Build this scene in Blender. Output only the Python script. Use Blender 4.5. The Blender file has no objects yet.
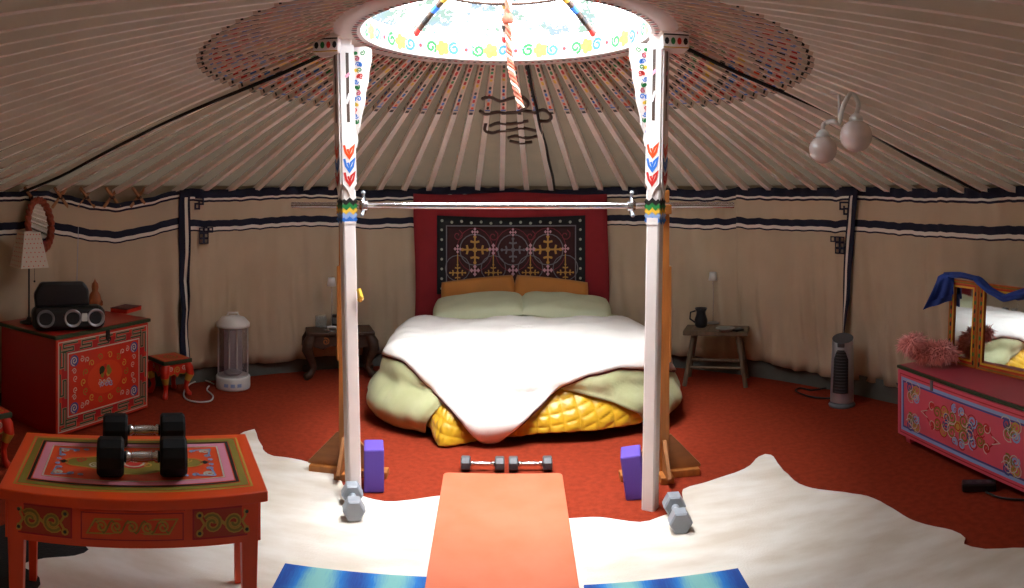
import bpy, bmesh, math, random
from math import sin, cos, pi, radians, sqrt, atan2
from mathutils import Vector, Matrix, noise
random.seed(7)
SC = bpy.context.scene
COL = SC.collection
SKY, SUN, EXPO = 20.0, 57.0, 0.06
H, F = 1.5, 700.0            # eye height, panorama scale (pixels per radian)

def at(px, py, z=0.0):       # point at height z seen at a pixel of the panorama
    az = (px-512)/F; r = (H-z)*F/(py-190)
    return (r*sin(az), r*cos(az))
def pol(px, r):
    az = (px-512)/F
    return (r*sin(az), r*cos(az))

# ---------------------------------------------------------------- materials
def lin(c):
    if isinstance(c, str):
        c = c.lstrip('#'); c = [int(c[i:i+2], 16)/255 for i in (0, 2, 4)]
    return tuple((x/12.92 if x <= .04045 else ((x+.055)/1.055)**2.4) for x in c) + (1,)
MATS = {}
def mat(name, col, rough=.6, metal=0, var=0, vscale=8, bump=0, bscale=40, col2=None, spec=.5, stretch=None, sheen=0, dist=.01, coat=0):
    if name in MATS: return MATS[name]
    m = bpy.data.materials.new(name); m.use_nodes = True
    nt = m.node_tree; b = nt.nodes['Principled BSDF']
    c = lin(col)
    b.inputs['Base Color'].default_value = c
    b.inputs['Roughness'].default_value = rough; b.inputs['Metallic'].default_value = metal
    b.inputs['Specular IOR Level'].default_value = spec
    if sheen: b.inputs['Sheen Weight'].default_value = sheen
    if coat: b.inputs['Coat Weight'].default_value = coat
    if var or bump:
        tc = nt.nodes.new('ShaderNodeTexCoord'); mp = nt.nodes.new('ShaderNodeMapping')
        nt.links.new(tc.outputs['Object'], mp.inputs['Vector'])
        if stretch: mp.inputs['Scale'].default_value = stretch
    if var:
        n = nt.nodes.new('ShaderNodeTexNoise'); n.inputs['Scale'].default_value = vscale; n.inputs['Detail'].default_value = 5
        r = nt.nodes.new('ShaderNodeValToRGB')
        c2 = lin(col2) if col2 else tuple(x*(1-var) for x in c[:3])+(1,)
        r.color_ramp.elements[0].position = .35; r.color_ramp.elements[1].position = .65
        r.color_ramp.elements[0].color = c2; r.color_ramp.elements[1].color = c
        nt.links.new(mp.outputs[0], n.inputs['Vector']); nt.links.new(n.outputs['Fac'], r.inputs['Fac'])
        nt.links.new(r.outputs['Color'], b.inputs['Base Color'])
    if bump:
        n2 = nt.nodes.new('ShaderNodeTexNoise'); n2.inputs['Scale'].default_value = bscale; n2.inputs['Detail'].default_value = 4
        bp = nt.nodes.new('ShaderNodeBump'); bp.inputs['Strength'].default_value = bump; bp.inputs['Distance'].default_value = dist
        nt.links.new(mp.outputs[0], n2.inputs['Vector']); nt.links.new(n2.outputs['Fac'], bp.inputs['Height'])
        nt.links.new(bp.outputs['Normal'], b.inputs['Normal'])
    MATS[name] = m
    return m

# ---------------------------------------------------------------- mesh builder
class MB:
    def __init__(s): s.v = []; s.f = []; s.m = []; s.sm = []; s.mats = []; s.T = Matrix.Identity(4)
    def mi(s, m):
        if m not in s.mats: s.mats.append(m)
        return s.mats.index(m)
    def add(s, vs, fs, m, smooth=False):
        o = len(s.v); k = s.mi(m)
        for p in vs: s.v.append(tuple(s.T @ Vector(p)))
        for f in fs: s.f.append([i+o for i in f]); s.m.append(k); s.sm.append(smooth)
        return s
    def box(s, c, d, m, b=0, rot=None, seg=2):
        bm = bmesh.new(); bmesh.ops.create_cube(bm, size=1)
        bmesh.ops.scale(bm, vec=d, verts=bm.verts)
        if b: bmesh.ops.bevel(bm, geom=bm.edges[:], offset=b, segments=seg, affect='EDGES', profile=.5)
        M = Matrix.Translation(c)
        if rot is not None: M = M @ rot
        bm.verts.ensure_lookup_table()
        vs = [M @ v.co for v in bm.verts]; fs = [[v.index for v in f.verts] for f in bm.faces]
        s.add(vs, fs, m); bm.free(); return s
    def frust(s, c, d0, d1, h, m, rot=None):     # tapered box from z=0 (d0) to z=h (d1)
        M = Matrix.Translation(c)
        if rot is not None: M = M @ rot
        vs = []
        for (a, b), z in ((d0, 0), (d1, h)):
            vs += [M @ Vector((x*a/2, y*b/2, z)) for x, y in ((-1,-1),(1,-1),(1,1),(-1,1))]
        return s.add(vs, [[3,2,1,0],[4,5,6,7]]+[[i,(i+1)%4,4+(i+1)%4,4+i] for i in range(4)], m)
    def tube(s, path, r, m, seg=10, closed=False, caps=True, flat=1.0, smooth=True):
        P = [Vector(p) for p in path]; n = len(P); vs = []; fs = []
        up = None
        for i in range(n):
            a = P[(i-1) % n] if (closed or i > 0) else P[i]; b = P[(i+1) % n] if (closed or i < n-1) else P[i]
            t = (b-a).normalized()
            if up is None:
                up = Vector((0,0,1)) if abs(t.z) < .9 else Vector((1,0,0))
            x = up - t*up.dot(t)
            if x.length < 1e-6: x = t.orthogonal()
            x.normalize(); up = x; y = t.cross(x)
            rr = r[i] if isinstance(r, (list, tuple)) else r
            for k in range(seg):
                w = 2*pi*k/seg
                vs.append(P[i] + x*cos(w)*rr + y*sin(w)*rr*flat)
        for i in range(n if closed else n-1):
            j = (i+1) % n
            for k in range(seg):
                l = (k+1) % seg
                fs.append([i*seg+k, i*seg+l, j*seg+l, j*seg+k])
        s.add(vs, fs, m, smooth)
        if caps and not closed:
            s.add(vs[:seg], [list(range(seg))[::-1]], m); s.add(vs[-seg:], [list(range(seg))], m)
        return s
    def lathe(s, prof, m, c=(0,0,0), seg=32, rot=None, smooth=True, a0=0, a1=2*pi):
        M = Matrix.Translation(c)
        if rot is not None: M = M @ rot
        full = abs(a1-a0-2*pi) < 1e-6; n = seg if full else seg+1; vs = []; fs = []
        for k in range(n):
            w = a0+(a1-a0)*k/seg
            for r, z in prof: vs.append(M @ Vector((r*cos(w), r*sin(w), z)))
        L = len(prof)
        for k in range(seg):
            j = (k+1) % n
            for i in range(L-1): fs.append([k*L+i, j*L+i, j*L+i+1, k*L+i+1])
        return s.add(vs, fs, m, smooth)
    def ball(s, c, r, m, su=16, sv=10, rot=None):
        if not isinstance(r, (tuple, list)): r = (r, r, r)
        M = Matrix.Translation(c)
        if rot is not None: M = M @ rot
        vs = [M @ Vector((0,0,-r[2]))]; fs = []
        for i in range(1, sv):
            p = -pi/2+pi*i/sv
            for k in range(su):
                w = 2*pi*k/su; vs.append(M @ Vector((r[0]*cos(p)*cos(w), r[1]*cos(p)*sin(w), r[2]*sin(p))))
        vs.append(M @ Vector((0,0,r[2]))); e = len(vs)-1
        for k in range(su):
            l = (k+1) % su
            fs.append([0, 1+l, 1+k]); fs.append([e, e-su+k, e-su+l])
            for i in range(sv-2): fs.append([1+i*su+k, 1+i*su+l, 1+(i+1)*su+l, 1+(i+1)*su+k])
        return s.add(vs, fs, m, True)
    def grid(s, fn, nu, nv, m, closeu=False, smooth=True, mfn=None):
        vs = [fn(i/nu, j/nv) for j in range(nv+1) for i in range(nu if closeu else nu+1)]
        W = nu if closeu else nu+1
        groups = {}
        for j in range(nv):
            for i in range(nu):
                k = (i+1) % W if closeu else i+1
                mm = mfn(i, j) if mfn else m
                groups.setdefault(mm.name, (mm, []))[1].append([j*W+i, j*W+k, (j+1)*W+k, (j+1)*W+i])
        o = len(s.v)
        for p in vs: s.v.append(tuple(s.T @ Vector(p)))
        for mm, fs in groups.values():
            k = s.mi(mm)
            for f in fs: s.f.append([x+o for x in f]); s.m.append(k); s.sm.append(smooth)
        return s
    def prism(s, poly, fr, h0, h1, m):           # polygon (u,v) extruded along the frame normal
        n = len(poly)
        vs = [fr(u, v, h0) for u, v in poly]+[fr(u, v, h1) for u, v in poly]
        return s.add(vs, [list(range(n))[::-1], list(range(n, 2*n))]+[[i, (i+1) % n, n+(i+1) % n, n+i] for i in range(n)], m)
    def rib(s, pts, w, fr, m, h=.0015, closed=False):   # painted line lying on a surface
        n = len(pts); vs = []; fs = []
        for i in range(n):
            a = pts[(i-1) % n] if (closed or i) else pts[i]; b = pts[(i+1) % n] if (closed or i < n-1) else pts[i]
            dx, dy = b[0]-a[0], b[1]-a[1]
            if 0 < i < n-1 or closed:
                e1 = (pts[i][0]-a[0], pts[i][1]-a[1]); e2 = (b[0]-pts[i][0], b[1]-pts[i][1])
                k1 = sqrt(e1[0]**2+e1[1]**2) or 1; k2 = sqrt(e2[0]**2+e2[1]**2) or 1
                dx, dy = e1[0]/k1+e2[0]/k2, e1[1]/k1+e2[1]/k2
            L = sqrt(dx*dx+dy*dy) or 1
            nx, ny = -dy/L*w/2, dx/L*w/2
            if 0 < i < n-1 or closed:      # mitre
                a1 = (pts[i][0]-a[0], pts[i][1]-a[1]); l1 = sqrt(a1[0]**2+a1[1]**2) or 1
                cs = max(.5, abs((a1[0]*dx+a1[1]*dy)/(l1*L))); nx /= cs; ny /= cs
            p = pts[i]
            vs.append(fr(p[0]-nx, p[1]-ny, h)); vs.append(fr(p[0]+nx, p[1]+ny, h))
        for i in range(n if closed else n-1):
            j = (i+1) % n; fs.append([2*i, 2*j, 2*j+1, 2*i+1])
        return s.add(vs, fs, m)
    def dot(s, u, v, r, fr, m, h=.0018, n=8, ry=None, a=0):
        ry = ry or r
        vs = []
        for k in range(n):
            x, y = r*cos(2*pi*k/n), ry*sin(2*pi*k/n)
            vs.append(fr(u+x*cos(a)-y*sin(a), v+x*sin(a)+y*cos(a), h))
        return s.add(vs, [list(range(n))], m)
    def rect(s, u0, v0, u1, v1, fr, m, h=.001):
        return s.add([fr(u0,v0,h), fr(u1,v0,h), fr(u1,v1,h), fr(u0,v1,h)], [[0,1,2,3]], m)
    def build(s, name, parent=None, subsurf=0, solid=0, bevel=0):
        me = bpy.data.meshes.new(name); me.from_pydata(s.v, [], s.f); me.update()
        for m in s.mats: me.materials.append(m)
        me.polygons.foreach_set('material_index', s.m); me.polygons.foreach_set('use_smooth', s.sm)
        o = bpy.data.objects.new(name, me); COL.objects.link(o)
        if parent is not None: o.parent = parent
        if solid:
            md = o.modifiers.new('thick', 'SOLIDIFY'); md.thickness = solid; md.offset = -1
        if bevel:
            md = o.modifiers.new('round', 'BEVEL'); md.width = bevel; md.segments = 2; md.limit_method = 'ANGLE'
        if subsurf:
            md = o.modifiers.new('smooth', 'SUBSURF'); md.levels = subsurf; md.render_levels = subsurf
        return o

def frame(o, U, V, N):
    o, U, V, N = Vector(o), Vector(U), Vector(V), Vector(N)
    return lambda u, v, h=0.0: o+U*u+V*v+N*h
def RX(a): return Matrix.Rotation(a, 4, 'X')
def RY(a): return Matrix.Rotation(a, 4, 'Y')
def RZ(a): return Matrix.Rotation(a, 4, 'Z')
def tag(o, label, cat, group=None, kind=None):
    if label: o['label'] = label
    if cat: o['category'] = cat
    if group: o['group'] = group
    if kind: o['kind'] = kind
    return o
def thing(name, label, cat, loc=(0,0,0), rz=0, group=None):
    o = bpy.data.objects.new(name, None); COL.objects.link(o)
    o.empty_display_size = .1; o.location = loc; o.rotation_euler = (0,0,rz)
    return tag(o, label, cat, group)
def copy_thing(o, loc, rz, label, group=None):
    c = o.copy(); COL.objects.link(c); c.location = loc; c.rotation_euler = (0,0,rz)
    tag(c, label, None, group)
    for ch in o.children:
        d = ch.copy(); COL.objects.link(d); d.parent = c
        for g in ch.children:
            e = g.copy(); COL.objects.link(e); e.parent = d
    return c
def struct(o): o['kind'] = 'structure'; return o
def sm(a, b, x):
    t = max(0, min(1, (x-a)/(b-a))); return t*t*(3-2*t)
def interp(tab, x):
    if x <= tab[0][0]: return tab[0][1]
    for (a, p), (b, q) in zip(tab, tab[1:]):
        if x <= b:
            return p+(q-p)*(x-a)/(b-a)
    return tab[-1][1]
def nz(x, y, z=0): return noise.noise(Vector((x, y, z)))

# ornament strokes (2-D)
def spiral(cx, cy, r0, r1, a0, turns, n=18):
    return [(cx+(r0+(r1-r0)*i/n)*cos(a0+2*pi*turns*i/n), cy+(r0+(r1-r0)*i/n)*sin(a0+2*pi*turns*i/n)) for i in range(n+1)]
def scroll(cx, cy, L, r, flip=1, ang=0):            # S scroll: two opposed spirals
    a = spiral(-L/2, 0, r*.2, r, pi*.5*flip, -1.25*flip)
    b = spiral(L/2, 0, r, r*.2, -pi*.5*flip+pi*.0, 1.25*flip)
    b = [( -x, -y) for x, y in a][::-1]
    pts = a+b
    return [(cx+x*cos(ang)-y*sin(ang), cy+x*sin(ang)+y*cos(ang)) for x, y in pts]
def circ(cx, cy, r, n=16, a0=0, a1=2*pi, ry=None):
    ry = ry or r
    return [(cx+r*cos(a0+(a1-a0)*i/n), cy+ry*sin(a0+(a1-a0)*i/n)) for i in range(n+1)]
def rectpts(u0, v0, u1, v1): return [(u0,v0),(u1,v0),(u1,v1),(u0,v1)]
def corner_knot(mb, u, v, s, du, dv, fr, m1, m2):    # corner scroll ornament
    for (a, b, c, d) in ((0,0,1.0,.15),(0,0,.15,1.0)):
        mb.rib([(u+du*s*.1, v+dv*s*.1), (u+du*s*(.1+c*.9), v+dv*s*(.1+d*.9))], s*.1, fr, m1)
    mb.rib(spiral(u+du*s*.36, v+dv*s*.36, s*.06, s*.24, 0, 1.6), s*.1, fr, m2)
    mb.rib(spiral(u+du*s*.95, v+dv*s*.3, s*.04, s*.16, 2, 1.4, 12), s*.08, fr, m1)
    mb.rib(spiral(u+du*s*.3, v+dv*s*.95, s*.04, s*.16, 2, -1.4, 12), s*.08, fr, m1)
    mb.rib(spiral(u+du*s*1.4, v+dv*s*.2, s*.03, s*.12, 1, 1.4, 12), s*.07, fr, m1)
    mb.rib(spiral(u+du*s*.2, v+dv*s*1.4, s*.03, s*.12, 1, -1.4, 12), s*.07, fr, m1)

# ---------------------------------------------------------------- palette
CANVAS = mat('canvas', '#c4ae92', .9, var=.10, vscale=3, bump=.25, bscale=160, dist=.004)
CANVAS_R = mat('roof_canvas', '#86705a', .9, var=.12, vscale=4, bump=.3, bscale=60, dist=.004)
def translucent(m, col, f):                # thin canvas lets a little daylight through
    nt = m.node_tree; b = nt.nodes['Principled BSDF']; o = nt.nodes['Material Output']
    t = nt.nodes.new('ShaderNodeBsdfTranslucent'); t.inputs['Color'].default_value = lin(col)
    mx = nt.nodes.new('ShaderNodeMixShader'); mx.inputs[0].default_value = f
    nt.links.new(b.outputs[0], mx.inputs[1]); nt.links.new(t.outputs[0], mx.inputs[2]); nt.links.new(mx.outputs[0], o.inputs['Surface'])
translucent(CANVAS_R, '#ecd6b8', .0030)
OUTERC = mat('outer_canvas', '#a4927a', .9, var=.2, vscale=5)
NAVY = mat('navy_cloth', '#0f1029', .85, bump=.2, bscale=120, dist=.003)
WHITE_T = mat('white_tape', '#e4dccf', .85)
CARPET = mat('red_carpet', '#93351f', .95, var=.22, vscale=30, bump=.6, bscale=320, dist=.006, sheen=.0, spec=.1)
BASE_G = mat('grey_skirting', '#5f5d55', .8, var=.2, vscale=6)
WOODR = mat('roof_pole_wood', '#fff3ea', .6, var=.10, vscale=5, stretch=(1,1,1), bump=.1, bscale=30)
WOOD = mat('honey_wood', '#b06a2c', .5, var=.35, vscale=4, stretch=(6,6,1), bump=.1, bscale=30)
PLY = mat('plywood', '#9a5f2e', .55, var=.25, vscale=6, stretch=(1,1,5))
WOODD = mat('dark_wood', '#4a3020', .5, var=.4, vscale=5, stretch=(1,6,6), bump=.2, bscale=40)
WOODG = mat('weathered_wood', '#6e5a44', .7, var=.35, vscale=6, stretch=(8,1,1), bump=.3, bscale=50)
WPAINT = mat('white_paint', '#efe4de', .45, var=.05, vscale=8)
RED = mat('red_lacquer', '#d3301a', .38, var=.10, vscale=10)
DRED = mat('deep_red_lacquer', '#b4121a', .4)
ORANGE = mat('orange_lacquer', '#ee4e18', .35, var=.06, vscale=8)
PINKF = mat('pink_lacquer', '#e0566a', .4, var=.08, vscale=8)
GREEN_P = mat('green_paint', '#1f7a3a', .5)
OLIVE = mat('olive_paint', '#8a7a2a', .5)
DGREEN = mat('dark_green_paint', '#2a3a1e', .5)
GOLD = mat('gold_paint', '#c79a3c', .45)
BLUE_P = mat('blue_paint', '#2f6fc4', .5)
LBLUE = mat('light_blue_paint', '#8fa9d6', .5)
VIOLET_P = mat('violet_blue_paint', '#4a4a8c', .5)
YELL_P = mat('yellow_paint', '#e6b93a', .5)
PINK_P = mat('pink_paint', '#e890a6', .5)
CREAM_P = mat('cream_paint', '#cdbfae', .5)
BLACK_P = mat('black_paint', '#17110f', .5)
REDP = mat('red_paint', '#c62a22', .5)
BLACK_R = mat('black_rubber', '#0d0d0f', .6, spec=.3)
BLACK_PL = mat('black_plastic', '#101012', .35)
CHROME = mat('chrome', '#d8d8dc', .18, metal=1)
STEEL = mat('steel', '#a8a8ae', .3, metal=1)
IRON_G = mat('grey_enamel', '#9aa0a8', .45, var=.1, vscale=20)
DGREY = mat('dark_grey_enamel', '#45474c', .45)
WHITE_PL = mat('white_plastic', '#dcdcd8', .4)
GREY_PL = mat('grey_plastic', '#6c6c70', .4)
SILVER = mat('silver_plastic', '#b4b4ba', .3, metal=.7)
ROPE_D = mat('dark_rope', '#1c120d', .9, bump=.5, bscale=200)
ROPE_B = mat('brown_hair_rope', '#4b3328', .9, bump=.6, bscale=200)
FUR_W = mat('white_hide', '#e9e2d8', .9, var=.10, vscale=3, bump=.5, bscale=90, stretch=(1,2.5,1), dist=.006, col2='#d6c9b8')
FUR_B = mat('black_hide', '#0f0c0b', .8, bump=.5, bscale=90, dist=.006)
MATT = mat('orange_mat', '#cf6f4e', .75, var=.08, vscale=5, bump=.15, bscale=300, dist=.002, col2='#c76642')
PURPLE = mat('purple_foam', '#5d45a6', .8, bump=.1, bscale=150)
def glass(name, col, rough=.05, op=.12):
    m = bpy.data.materials.new(name); m.use_nodes = True; nt = m.node_tree; nt.nodes.clear()
    o = nt.nodes.new('ShaderNodeOutputMaterial'); t = nt.nodes.new('ShaderNodeBsdfTransparent'); g = nt.nodes.new('ShaderNodeBsdfPrincipled')
    mx = nt.nodes.new('ShaderNodeMixShader'); mx.inputs[0].default_value = op
    g.inputs['Base Color'].default_value = lin(col); g.inputs['Roughness'].default_value = rough
    nt.links.new(t.outputs[0], mx.inputs[1]); nt.links.new(g.outputs[0], mx.inputs[2]); nt.links.new(mx.outputs[0], o.inputs[0])
    return m
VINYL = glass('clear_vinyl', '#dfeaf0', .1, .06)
def paint_reflections(m):                                # bluish-green tree reflections painted into the clear cover as noise blotches
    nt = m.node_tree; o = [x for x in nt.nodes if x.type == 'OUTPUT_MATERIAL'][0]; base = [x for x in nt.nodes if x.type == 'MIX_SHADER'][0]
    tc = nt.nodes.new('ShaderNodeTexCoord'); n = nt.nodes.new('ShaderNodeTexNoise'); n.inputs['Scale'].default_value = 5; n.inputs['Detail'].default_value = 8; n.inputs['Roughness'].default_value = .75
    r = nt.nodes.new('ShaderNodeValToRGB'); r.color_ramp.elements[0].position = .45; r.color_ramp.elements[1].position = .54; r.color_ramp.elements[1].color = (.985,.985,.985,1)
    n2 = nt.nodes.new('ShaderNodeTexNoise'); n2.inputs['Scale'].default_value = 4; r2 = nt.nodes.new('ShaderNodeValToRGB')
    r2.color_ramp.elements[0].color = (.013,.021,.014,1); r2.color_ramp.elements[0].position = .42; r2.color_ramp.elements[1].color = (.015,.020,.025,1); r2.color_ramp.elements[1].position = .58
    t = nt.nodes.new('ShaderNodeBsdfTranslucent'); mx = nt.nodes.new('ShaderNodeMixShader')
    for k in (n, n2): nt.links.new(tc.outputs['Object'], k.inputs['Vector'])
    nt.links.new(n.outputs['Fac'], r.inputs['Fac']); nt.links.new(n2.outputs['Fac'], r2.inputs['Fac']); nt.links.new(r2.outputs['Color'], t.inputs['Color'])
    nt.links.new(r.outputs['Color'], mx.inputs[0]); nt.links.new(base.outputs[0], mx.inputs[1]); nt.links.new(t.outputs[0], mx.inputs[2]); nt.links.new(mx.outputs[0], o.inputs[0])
paint_reflections(VINYL)
GLASSM = glass('tinted_glass', '#8c7a80', .08, .35)
JARG = glass('jar_glass', '#cfd6d4', .05, .25)
# ================================================================ the yurt itself
CX, CY = -.03, 3.35
WR = [(0,2.80),(15,2.73),(30,2.71),(45,2.74),(60,2.78),(75,2.77),(90,2.75),(105,2.72),(120,2.75),(135,2.77),(148,2.83),(160,3.00),(170,3.14),(182,3.20),
      (196,3.22),(220,3.42),(245,3.75),(270,3.90),(295,3.72),(320,3.36),(340,3.02)]
def RW(deg):
    d = deg % 360; n = len(WR)
    for i in range(n):
        a = WR[i]; b = WR[(i+1) % n]; bd = b[0] if i < n-1 else 360
        if a[0] <= d <= bd:
            p = WR[i-1][1]; q = WR[(i+2) % n][1]; t = (d-a[0])/(bd-a[0])
            return .5*((2*a[1])+(-p+b[1])*t+(2*p-5*a[1]+4*b[1]-q)*t*t+(-p+3*a[1]-3*b[1]+q)*t**3)
def wallp(deg, z, off=0.0):               # point on the wall, off metres towards the middle
    r = RW(deg)-off; w = radians(deg)
    return Vector((CX+r*cos(w), CY+r*sin(w), z))
ZW = 1.50                                  # wall height
RO, RI, ZR = .83, .69, 2.26                # crown ring

# floor: red carpet
mb = MB(); n = 96
pts = [wallp(360*i/n, 0, -.06) for i in range(n)]
mb.add(pts+[p-Vector((0,0,.05)) for p in pts], [list(range(n)), list(range(n, 2*n))[::-1]]+[[i, n+i, n+(i+1)%n, (i+1)%n] for i in range(n)], CARPET)
struct(mb.build('floor'))
# outer canvas wall and roof
mb = MB()
mb.grid(lambda u, v: wallp(360*u, 1.60*v, -.06), 120, 1, OUTERC, closeu=True)
struct(mb.build('wall_outside'))
mb = MB()
def roofp(deg, t, dz=0.0):                 # t: 0 at wall, 1 at crown ring
    r0 = RW(deg)+.03; r = r0+(RO-.02-r0)*t; w = radians(deg)
    return Vector((CX+r*cos(w), CY+r*sin(w), ZW+.045+(ZR+.06-ZW-.045)*t+dz))
def roofw(u, v):
    d = 360*u
    k = sm(0, .15, v)
    return roofp(d, -.07+1.07*v, .012*nz(d*.15, v*6)*(1-v)*k+.006*sin(radians(d*80))*(1-v)*k)
mb.grid(roofw, 320, 10, CANVAS_R, closeu=True)
struct(mb.build('ceiling'))
# skirting
mb = MB()
mb.grid(lambda u, v: wallp(360*u, .0+.15*v, .0+.012*nz(u*60, v)), 180, 2, BASE_G, closeu=True)
struct(mb.build('baseboard_round'))

# inner canvas panels with navy bands
def liner(name, d0, d1, sag, hem, vband=None, seed=0, off=0.03, shear=0):
    dd = [0,.018,.036,.044,.052,.068,.080,.10,.15,.195,.21,.228,.246,.262,.276,.288,.30]
    cols = max(24, int(abs(d1-d0)*2.2))
    us = [i/cols for i in range(cols+1)]
    if vband:                               # extra columns for a vertical band, measured in metres from one end
        L = radians(abs(d1-d0))*2.75
        for m_ in (.045,.066,.082):
            us.append(m_/L if vband == 'start' else 1-m_/L)
        us = sorted(set(us))
    rows = dd+[.36,.45,.55,.65,.75,.85,.95,1.05,1.12,1.2,1.28]
    def P(i, j):
        u = us[i]; a = rows[j]; d = d0+(d1-d0)*u+shear*a*u**6
        top = ZW-.005-sag(u); L = top-hem(u)
        z = top-a if a <= .31 else top-.31-(a-.31)*(L-.31)/.97
        k = sm(.1, 1.0, a)
        if j == 0 and seed != 2: z += .03
        fold = .034*nz(d*.3+seed, a*.4, seed)*(.35+k)+.024*nz(d*.8+seed+a*1.2, a*.9, 3)*(.3+k)+.028*nz(d*.5-a*2.2, a*3+d*.3, 9+seed)*(.4+k)
        ruf = .012*sin(d*1.9+2*nz(d*.3, 0, seed))*(1-sm(0, .06, a))
        return wallp(d, z+ (.010*nz(d*.8, 1.5, seed) if a < .31 else 0), off+fold+ruf)
    LL = radians(abs(d1-d0))*2.75
    def M(i, j):
        a = (rows[j]+rows[j+1])/2; u = (us[i]+us[i+1])/2
        if vband:
            e = (u if vband == 'start' else 1-u)*LL
            if a > .036:
                if e < .045: return NAVY
                if e < .066: return WHITE_T
                if e < .082: return NAVY
        if a < .036: return NAVY
        if a < .052: return WHITE_T
        if a < .068: return NAVY
        if .21 < a < .262: return NAVY
        if .262 < a < .288: return WHITE_T
        if .288 < a < .30: return NAVY
        return CANVAS
    mb = MB(); W = len(us); vs = [P(i, j) for j in range(len(rows)) for i in range(W)]
    for p in vs: mb.v.append(tuple(p))
    for j in range(len(rows)-1):
        for i in range(W-1):
            mb.f.append([j*W+i, j*W+i+1, (j+1)*W+i+1, (j+1)*W+i]); mb.m.append(mb.mi(M(i, j))); mb.sm.append(True)
    return mb
HEM = lambda u: .115+.02*nz(u*9, 4)
def deg_of(px, r=5.3):                     # wall angle seen at a pixel column
    az = (px-512)/F; lo, hi = -60, 250
    best = min((abs(atan2(*(wallp(d*.25, 0).xy))-az), d*.25) for d in range(-120, 900))
    return best[1]
DL, DR, DS = deg_of(181), deg_of(863), deg_of(745)
sagL = lambda u: .09*max(0, sin(pi*min(1, max(0, (u-.0)/.24))))**1.3+.02*sin(pi*u)-.01
m_ = liner('wall_left', DL+.3, 232, lambda u: sagL(u), HEM, seed=2)
struct(m_.build('wall_left', solid=.004))
# vertical navy band belongs to the panel behind the bed
m_ = liner('wall_back', DL+.8, DS+.5, lambda u: .010+.012*sin(u*22), HEM, 'start', seed=5, off=.045)
def knot(mb, deg, z, s, dirn, off):          # woven square knot sewn on the canvas
    c = wallp(deg, z, off+.03); t = radians(deg); U = Vector((sin(t), -cos(t), 0)); N = Vector((-cos(t), -sin(t), 0))
    fr = frame(c, U*dirn, (0,0,1), N)
    for u, v, w in ((0,0,1),(1,0,1),(2,0,1),(0,-1,1),(1,-1,1),(0,-2,1),(1,-2,0.8)):
        if (u, v) in ((2,-1),): continue
        mb.rib(rectpts(u*s-s*.4, v*s-s*.4, u*s+s*.4, v*s+s*.4), s*.22, fr, NAVY, .004, closed=True)
def knot2(mb, deg, z, s, dirn, off):
    c = wallp(deg, z, off+.03); t = radians(deg); U = Vector((sin(t), -cos(t), 0)); N = Vector((-cos(t), -sin(t), 0))
    fr = frame(c, U*dirn, (0,0,1), N)
    mb.rib([(-s,s),(s,s),(s,-s*.4),(0,-s*.4),(0,s*.3)], s*.4, fr, NAVY, .004)
    mb.rib(rectpts(-s, -s*1.4, 0, -s*.3), s*.4, fr, NAVY, .004, closed=True)
knot(m_, DL-2.6, 1.19, .042, 1, .045); knot2(m_, DL-2.2, 1.405, .035, 1, .045)
struct(m_.build('wall_back', solid=.004))
m_ = liner('wall_right', DS+1.2, DR, lambda u: .012*sin(pi*u)+.004*sin(u*17), lambda u: .10+.03*nz(u*5, 7)+.05*(1-u), 'end', seed=8, off=.055, shear=2.4)
knot(m_, DR+2.5, 1.14, .042, -1, .055); knot2(m_, DR+2.1, 1.375, .035, -1, .055)
struct(m_.build('wall_right', solid=.004))
m_ = liner('wall_front', DR+3.4, -72, lambda u: .012*abs(sin(u*9)), HEM, seed=11, off=.02)
struct(m_.build('wall_front', solid=.004))
m_ = liner('wall_rear', 288, 232, lambda u: .01, HEM, seed=14, off=.02)
struct(m_.build('wall_doorway', solid=.004))

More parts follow.
